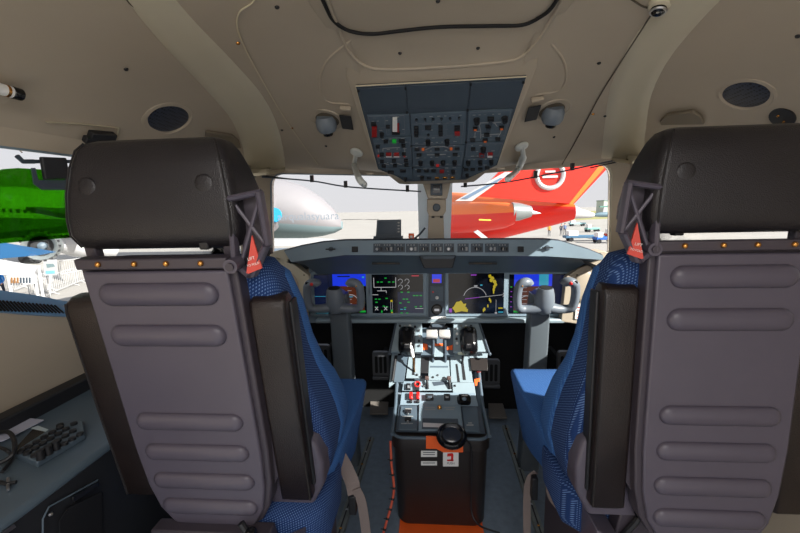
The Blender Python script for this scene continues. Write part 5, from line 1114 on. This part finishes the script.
def cart(u, v, w, col, lab, grp='ground carts'):
    p = G2(u, v); t = thing('baggage_cart', lab, 'cart', p, grp); mb = MB(); mb.box(p+V((0, 0, .55)), (w, 1.2, .3), mat('cart_%d_%d_%d' % col, col, .6)); mb.box(p+V((-w*.3, 0, .95)), (w*.25, 1.1, .6), white); mb.build('cart_body', t, bevel=.05)
    for a in (-.35, .35): mb = MB(); mb.cyl(p+V((w*a, -.6, .25)), p+V((w*a, -.5, .25)), .25, black, 14); mb.cyl(p+V((w*a, .5, .25)), p+V((w*a, .6, .25)), .25, black, 14); mb.build('wheel', t)
cart(583, 241, 4.5, (60, 100, 130), 'long blue flat cart on the apron before the right windscreen'); cart(577, 226, 3.2, (150, 190, 196), 'pale teal cart on the apron farther off by the grass'); cart(604, 243, 2.2, (30, 90, 170), 'bright blue cart at the right edge of the windscreen'); cart(592, 232, 2.0, (120, 170, 160), 'small green-grey cart on the apron between the longer carts'); cart(612, 239, 1.6, (190, 60, 40), 'small red cart beside the right window post')
# left side scene: large aircraft with an engine, barriers, parasol, sign, person
t = thing('parked_airliner', 'grey airliner seen through the green visor, its engine just below it', 'aircraft', P(40, 236, 17))
def LP(u, v, y): return P(u, v, y)
mb = MB(); c0 = LP(-60, 214, 30); c1 = LP(95, 209, 34); mb.tube([c0, c0.lerp(c1, .5), c1], [2.2, 2.2, 1.7], wp, 26); mb.build('fuselage', t, smooth=60)
mb = MB(); mb.prism([LP(*q) for q in ((26, 211, 26), (80, 213, 24), (92, 222, 20), (60, 218, 22))], V((0, 0, .3)), mat('dim_wing', (90, 100, 96), .5)); mb.build('wing', t)
mb = MB(); mb.prism([LP(*q) for q in ((-10, 222, 18), (84, 226, 15), (84, 231, 13), (-10, 240, 14))], V((0, 0, .25)), mat('dim_wing', (90, 100, 96), .5)); mb.build('wing', t)
for k in range(7): mb = MB(); c = LP(4+k*7, 210.5+.3*k, 26.5); mb.box(c, (.18, .1, .28), panelk); mb.build('cabin_window', t)
ec = LP(42, 246, 11); ax = (V((.62, -.78, .05))).normalized(); M = frameM(ec, ax)
mb = MB(M); mb.lathe([(.30, -.15), (.31, .2), (.42, .3), (.45, .2), (.46, -.3), (.40, -1.0), (.30, -1.3)], gyn, None, 32); en = mb.build('engine_cowling', t, smooth=60)
mb = MB(M); mb.lathe([(.001, -.14), (.30, -.14), (.305, .18), (.30, .18), (.29, -.12), (.001, -.12)], black, None, 28); mb.lathe([(.13, -.12), (.11, .05), (.001, .12)], panelf, None, 20)
for k in range(18): a = 2*PI*k/18; mb.box((.36*math.cos(a)*1.25, .36*math.sin(a)*1.25, .25), (.07, .07, .05), black)
mb.build('engine_fan', t)
mb = MB(); mb.tube([LP(57, 243, 13.5), LP(75, 246, 14.5), LP(110, 247, 16)], [.3, .45, .5], wp, 20); mb.build('rear_nacelle', t, smooth=60)
for u in (26, 31): mb = MB(); mb.tube([LP(u, 236, 12), LP(u+3, 258, 12)], .05, gyn, 8); mb.cyl(LP(u+2, 258, 12)+V((-.15, 0, 0)), LP(u+2, 258, 12)+V((.15, 0, 0)), .2, rubber, 14); mb.build('landing_leg', t)
# parasol
pc_ = LP(3, 247, 9.); t = thing('parasol', 'blue parasol outside the left side window', 'parasol', V((pc_.x, pc_.y, GZ)))
mb = MB(); n = 8; tip = pc_+V((0, 0, .12)); rim = [pc_+V((1.0*math.cos(2*PI*k/n), 1.0*math.sin(2*PI*k/n), -.22)) for k in range(n)]; mb.add([tip]+rim, [(0, 1+k, 1+(k+1) % n) for k in range(n)], mat('parasol_blue', (12, 72, 112), .7)); mb.build('canopy', t, solid=.01, smooth=0)
mb = MB(); mb.cyl(V((pc_.x, pc_.y, GZ)), tip, .03, white, 8); mb.build('pole', t)
# white marquee roof and counter
q = LP(10, 268, 8.); t = thing('white_tent', 'white tent roof outside the left side window below the parasol', 'tent', V((q.x, q.y, GZ)))
mb = MB(); a, b, c, d = LP(-30, 254, 7.6), LP(38, 266, 8.2), LP(34, 274, 7.4), LP(-30, 270, 6.8); mb.prism([a, b, c, d], V((0, 0, -.06)), wp); mb.build('tent_roof', t)
for p in (b, c): mb = MB(); mb.cyl(V((p.x, p.y, GZ)), p, .03, wp, 8); mb.build('post', t)
mb = MB(); mb.prism([LP(8, 276, 7.), LP(30, 276, 7.2), LP(32, 284, 7.2), LP(8, 286, 7.)], V((0, .1, 0)), wp); 
for k in range(7): mb.prism([LP(10.5+k*3, 277.5, 6.98), LP(12.2+k*3, 277.5, 6.98), LP(12.4+k*3, 283, 6.98), LP(10.7+k*3, 283.5, 6.98)], V((0, .01, 0)), panelk if k > 2 else mat('cart_brown', (140, 100, 60), .7))
mb.build('slatted_side', t)
# crowd barriers
def barrier(a, b, lab):
    # a,b = ground points
    d = (b-a); L = d.length; t = thing('crowd_barrier', lab, 'barrier', a, 'white crowd barriers outside'); h = 1.1
    mb = MB(); mb.tube([a+V((0, 0, .15)), a+V((0, 0, h)), b+V((0, 0, h)), b+V((0, 0, .15)), a+V((0, 0, .15))], .022, wp, 6); mb.build('frame', t)
    mb = MB()
    for k in range(1, 15): p = a.lerp(b, k/15); mb.tube([p+V((0, 0, .15)), p+V((0, 0, h))], .010, wp, 5)
    mb.build('bars', t)
    n = V((-d.y, d.x, 0)).normalized()*.3
    for p in (a.lerp(b, .1), a.lerp(b, .9)): mb = MB(); mb.tube([p-n, p+V((0, 0, .16)), p+n], .02, wp, 6); mb.build('foot', t)
def gp(u, v): return G2(u, v)
bl = [(gp(4, 296), gp(26, 288), 'white crowd barrier nearest, just above the sill vent'), (gp(30, 297), gp(54, 290), 'white crowd barrier behind the white sign'), (gp(50, 296), gp(76, 285), 'white crowd barrier right of the sign post'), (gp(78, 284), gp(104, 276), 'white crowd barrier at the left seat frame'), (gp(36, 283), gp(60, 277), 'white crowd barrier in the farther row, behind the sign'), (gp(62, 276), gp(92, 270), 'white crowd barrier farthest off, below the engine')]
for a, b, lb in bl: barrier(a, b, lb)
sg_ = gp(50, 298); t = thing('sign_board', 'white sign board with blue print on a post among the barriers', 'sign', sg_)
sp_ = P(50, 268, sg_.y); mb = MB(); mb.prism([P(u, v, sg_.y) for u, v in ((43, 260), (56.5, 259.5), (57, 275), (44, 275.5))], V((0, .03, 0)), wp); bd = mb.build('board', t)
mb = MB(); mb.prism([P(u, v, sg_.y-.01) for u, v in ((46, 264), (53, 263.6), (55, 266.5), (47, 268))], V((0, .008, 0)), teal); mb.prism([P(u, v, sg_.y-.01) for u, v in ((45.6, 271), (54.5, 270.5), (54.7, 273.5), (45.8, 274))], V((0, .008, 0)), mat('sign_blue', (110, 170, 215), .6)); mb.build('print', bd)
mb = MB(); mb.cyl(sg_, P(50, 275, sg_.y), .03, wp, 8); mb.build('post', t)
pp = gp(3, 300); person(3, 300, 0, (20, 120, 200), 'person in bright blue jacket outside the left window')

# ------------------------------------------------------------------ light
w = bpy.data.worlds.new('World'); SC.world = w; w.use_nodes = True; n = w.node_tree.nodes; l = w.node_tree.links
bg = n['Background']; tc = n.new('ShaderNodeTexCoord'); sx = n.new('ShaderNodeSeparateXYZ'); l.new(tc.outputs['Generated'], sx.inputs[0])
cr_ = n.new('ShaderNodeValToRGB'); cr_.color_ramp.elements[0].position = .5; cr_.color_ramp.elements[0].color = (.76, .74, .76, 1); cr_.color_ramp.elements[1].position = 1; cr_.color_ramp.elements[1].color = (.66, .74, .90, 1)
mr = n.new('ShaderNodeMapRange'); mr.inputs[1].default_value = -1; mr.inputs[2].default_value = 1; l.new(sx.outputs['Z'], mr.inputs[0]); l.new(mr.outputs[0], cr_.inputs[0]); l.new(cr_.outputs[0], bg.inputs[0]); bg.inputs[1].default_value = 1.1
sd = bpy.data.lights.new('sun', 'SUN'); sd.energy = 14; sd.angle = math.radians(.6); sd.color = (1, .95, .88)
so = bpy.data.objects.new('sun', sd); COL.objects.link(so); so.rotation_euler = V((1, -.60, .68)).to_track_quat('Z', 'Y').to_euler(); so.location = (5, -1, 4)
# added unseen area fill behind the seats, brightens the interior
ad = bpy.data.lights.new('rear_fill', 'AREA'); ad.shape = 'RECTANGLE'; ad.size = .9; ad.size_y = .5; ad.energy = 18; ad.color = (1, .96, .92)
ao = bpy.data.objects.new('rear_fill', ad); COL.objects.link(ao); ao.location = (0, -.45, 1.93); ao.rotation_euler = (math.radians(20), 0, 0)
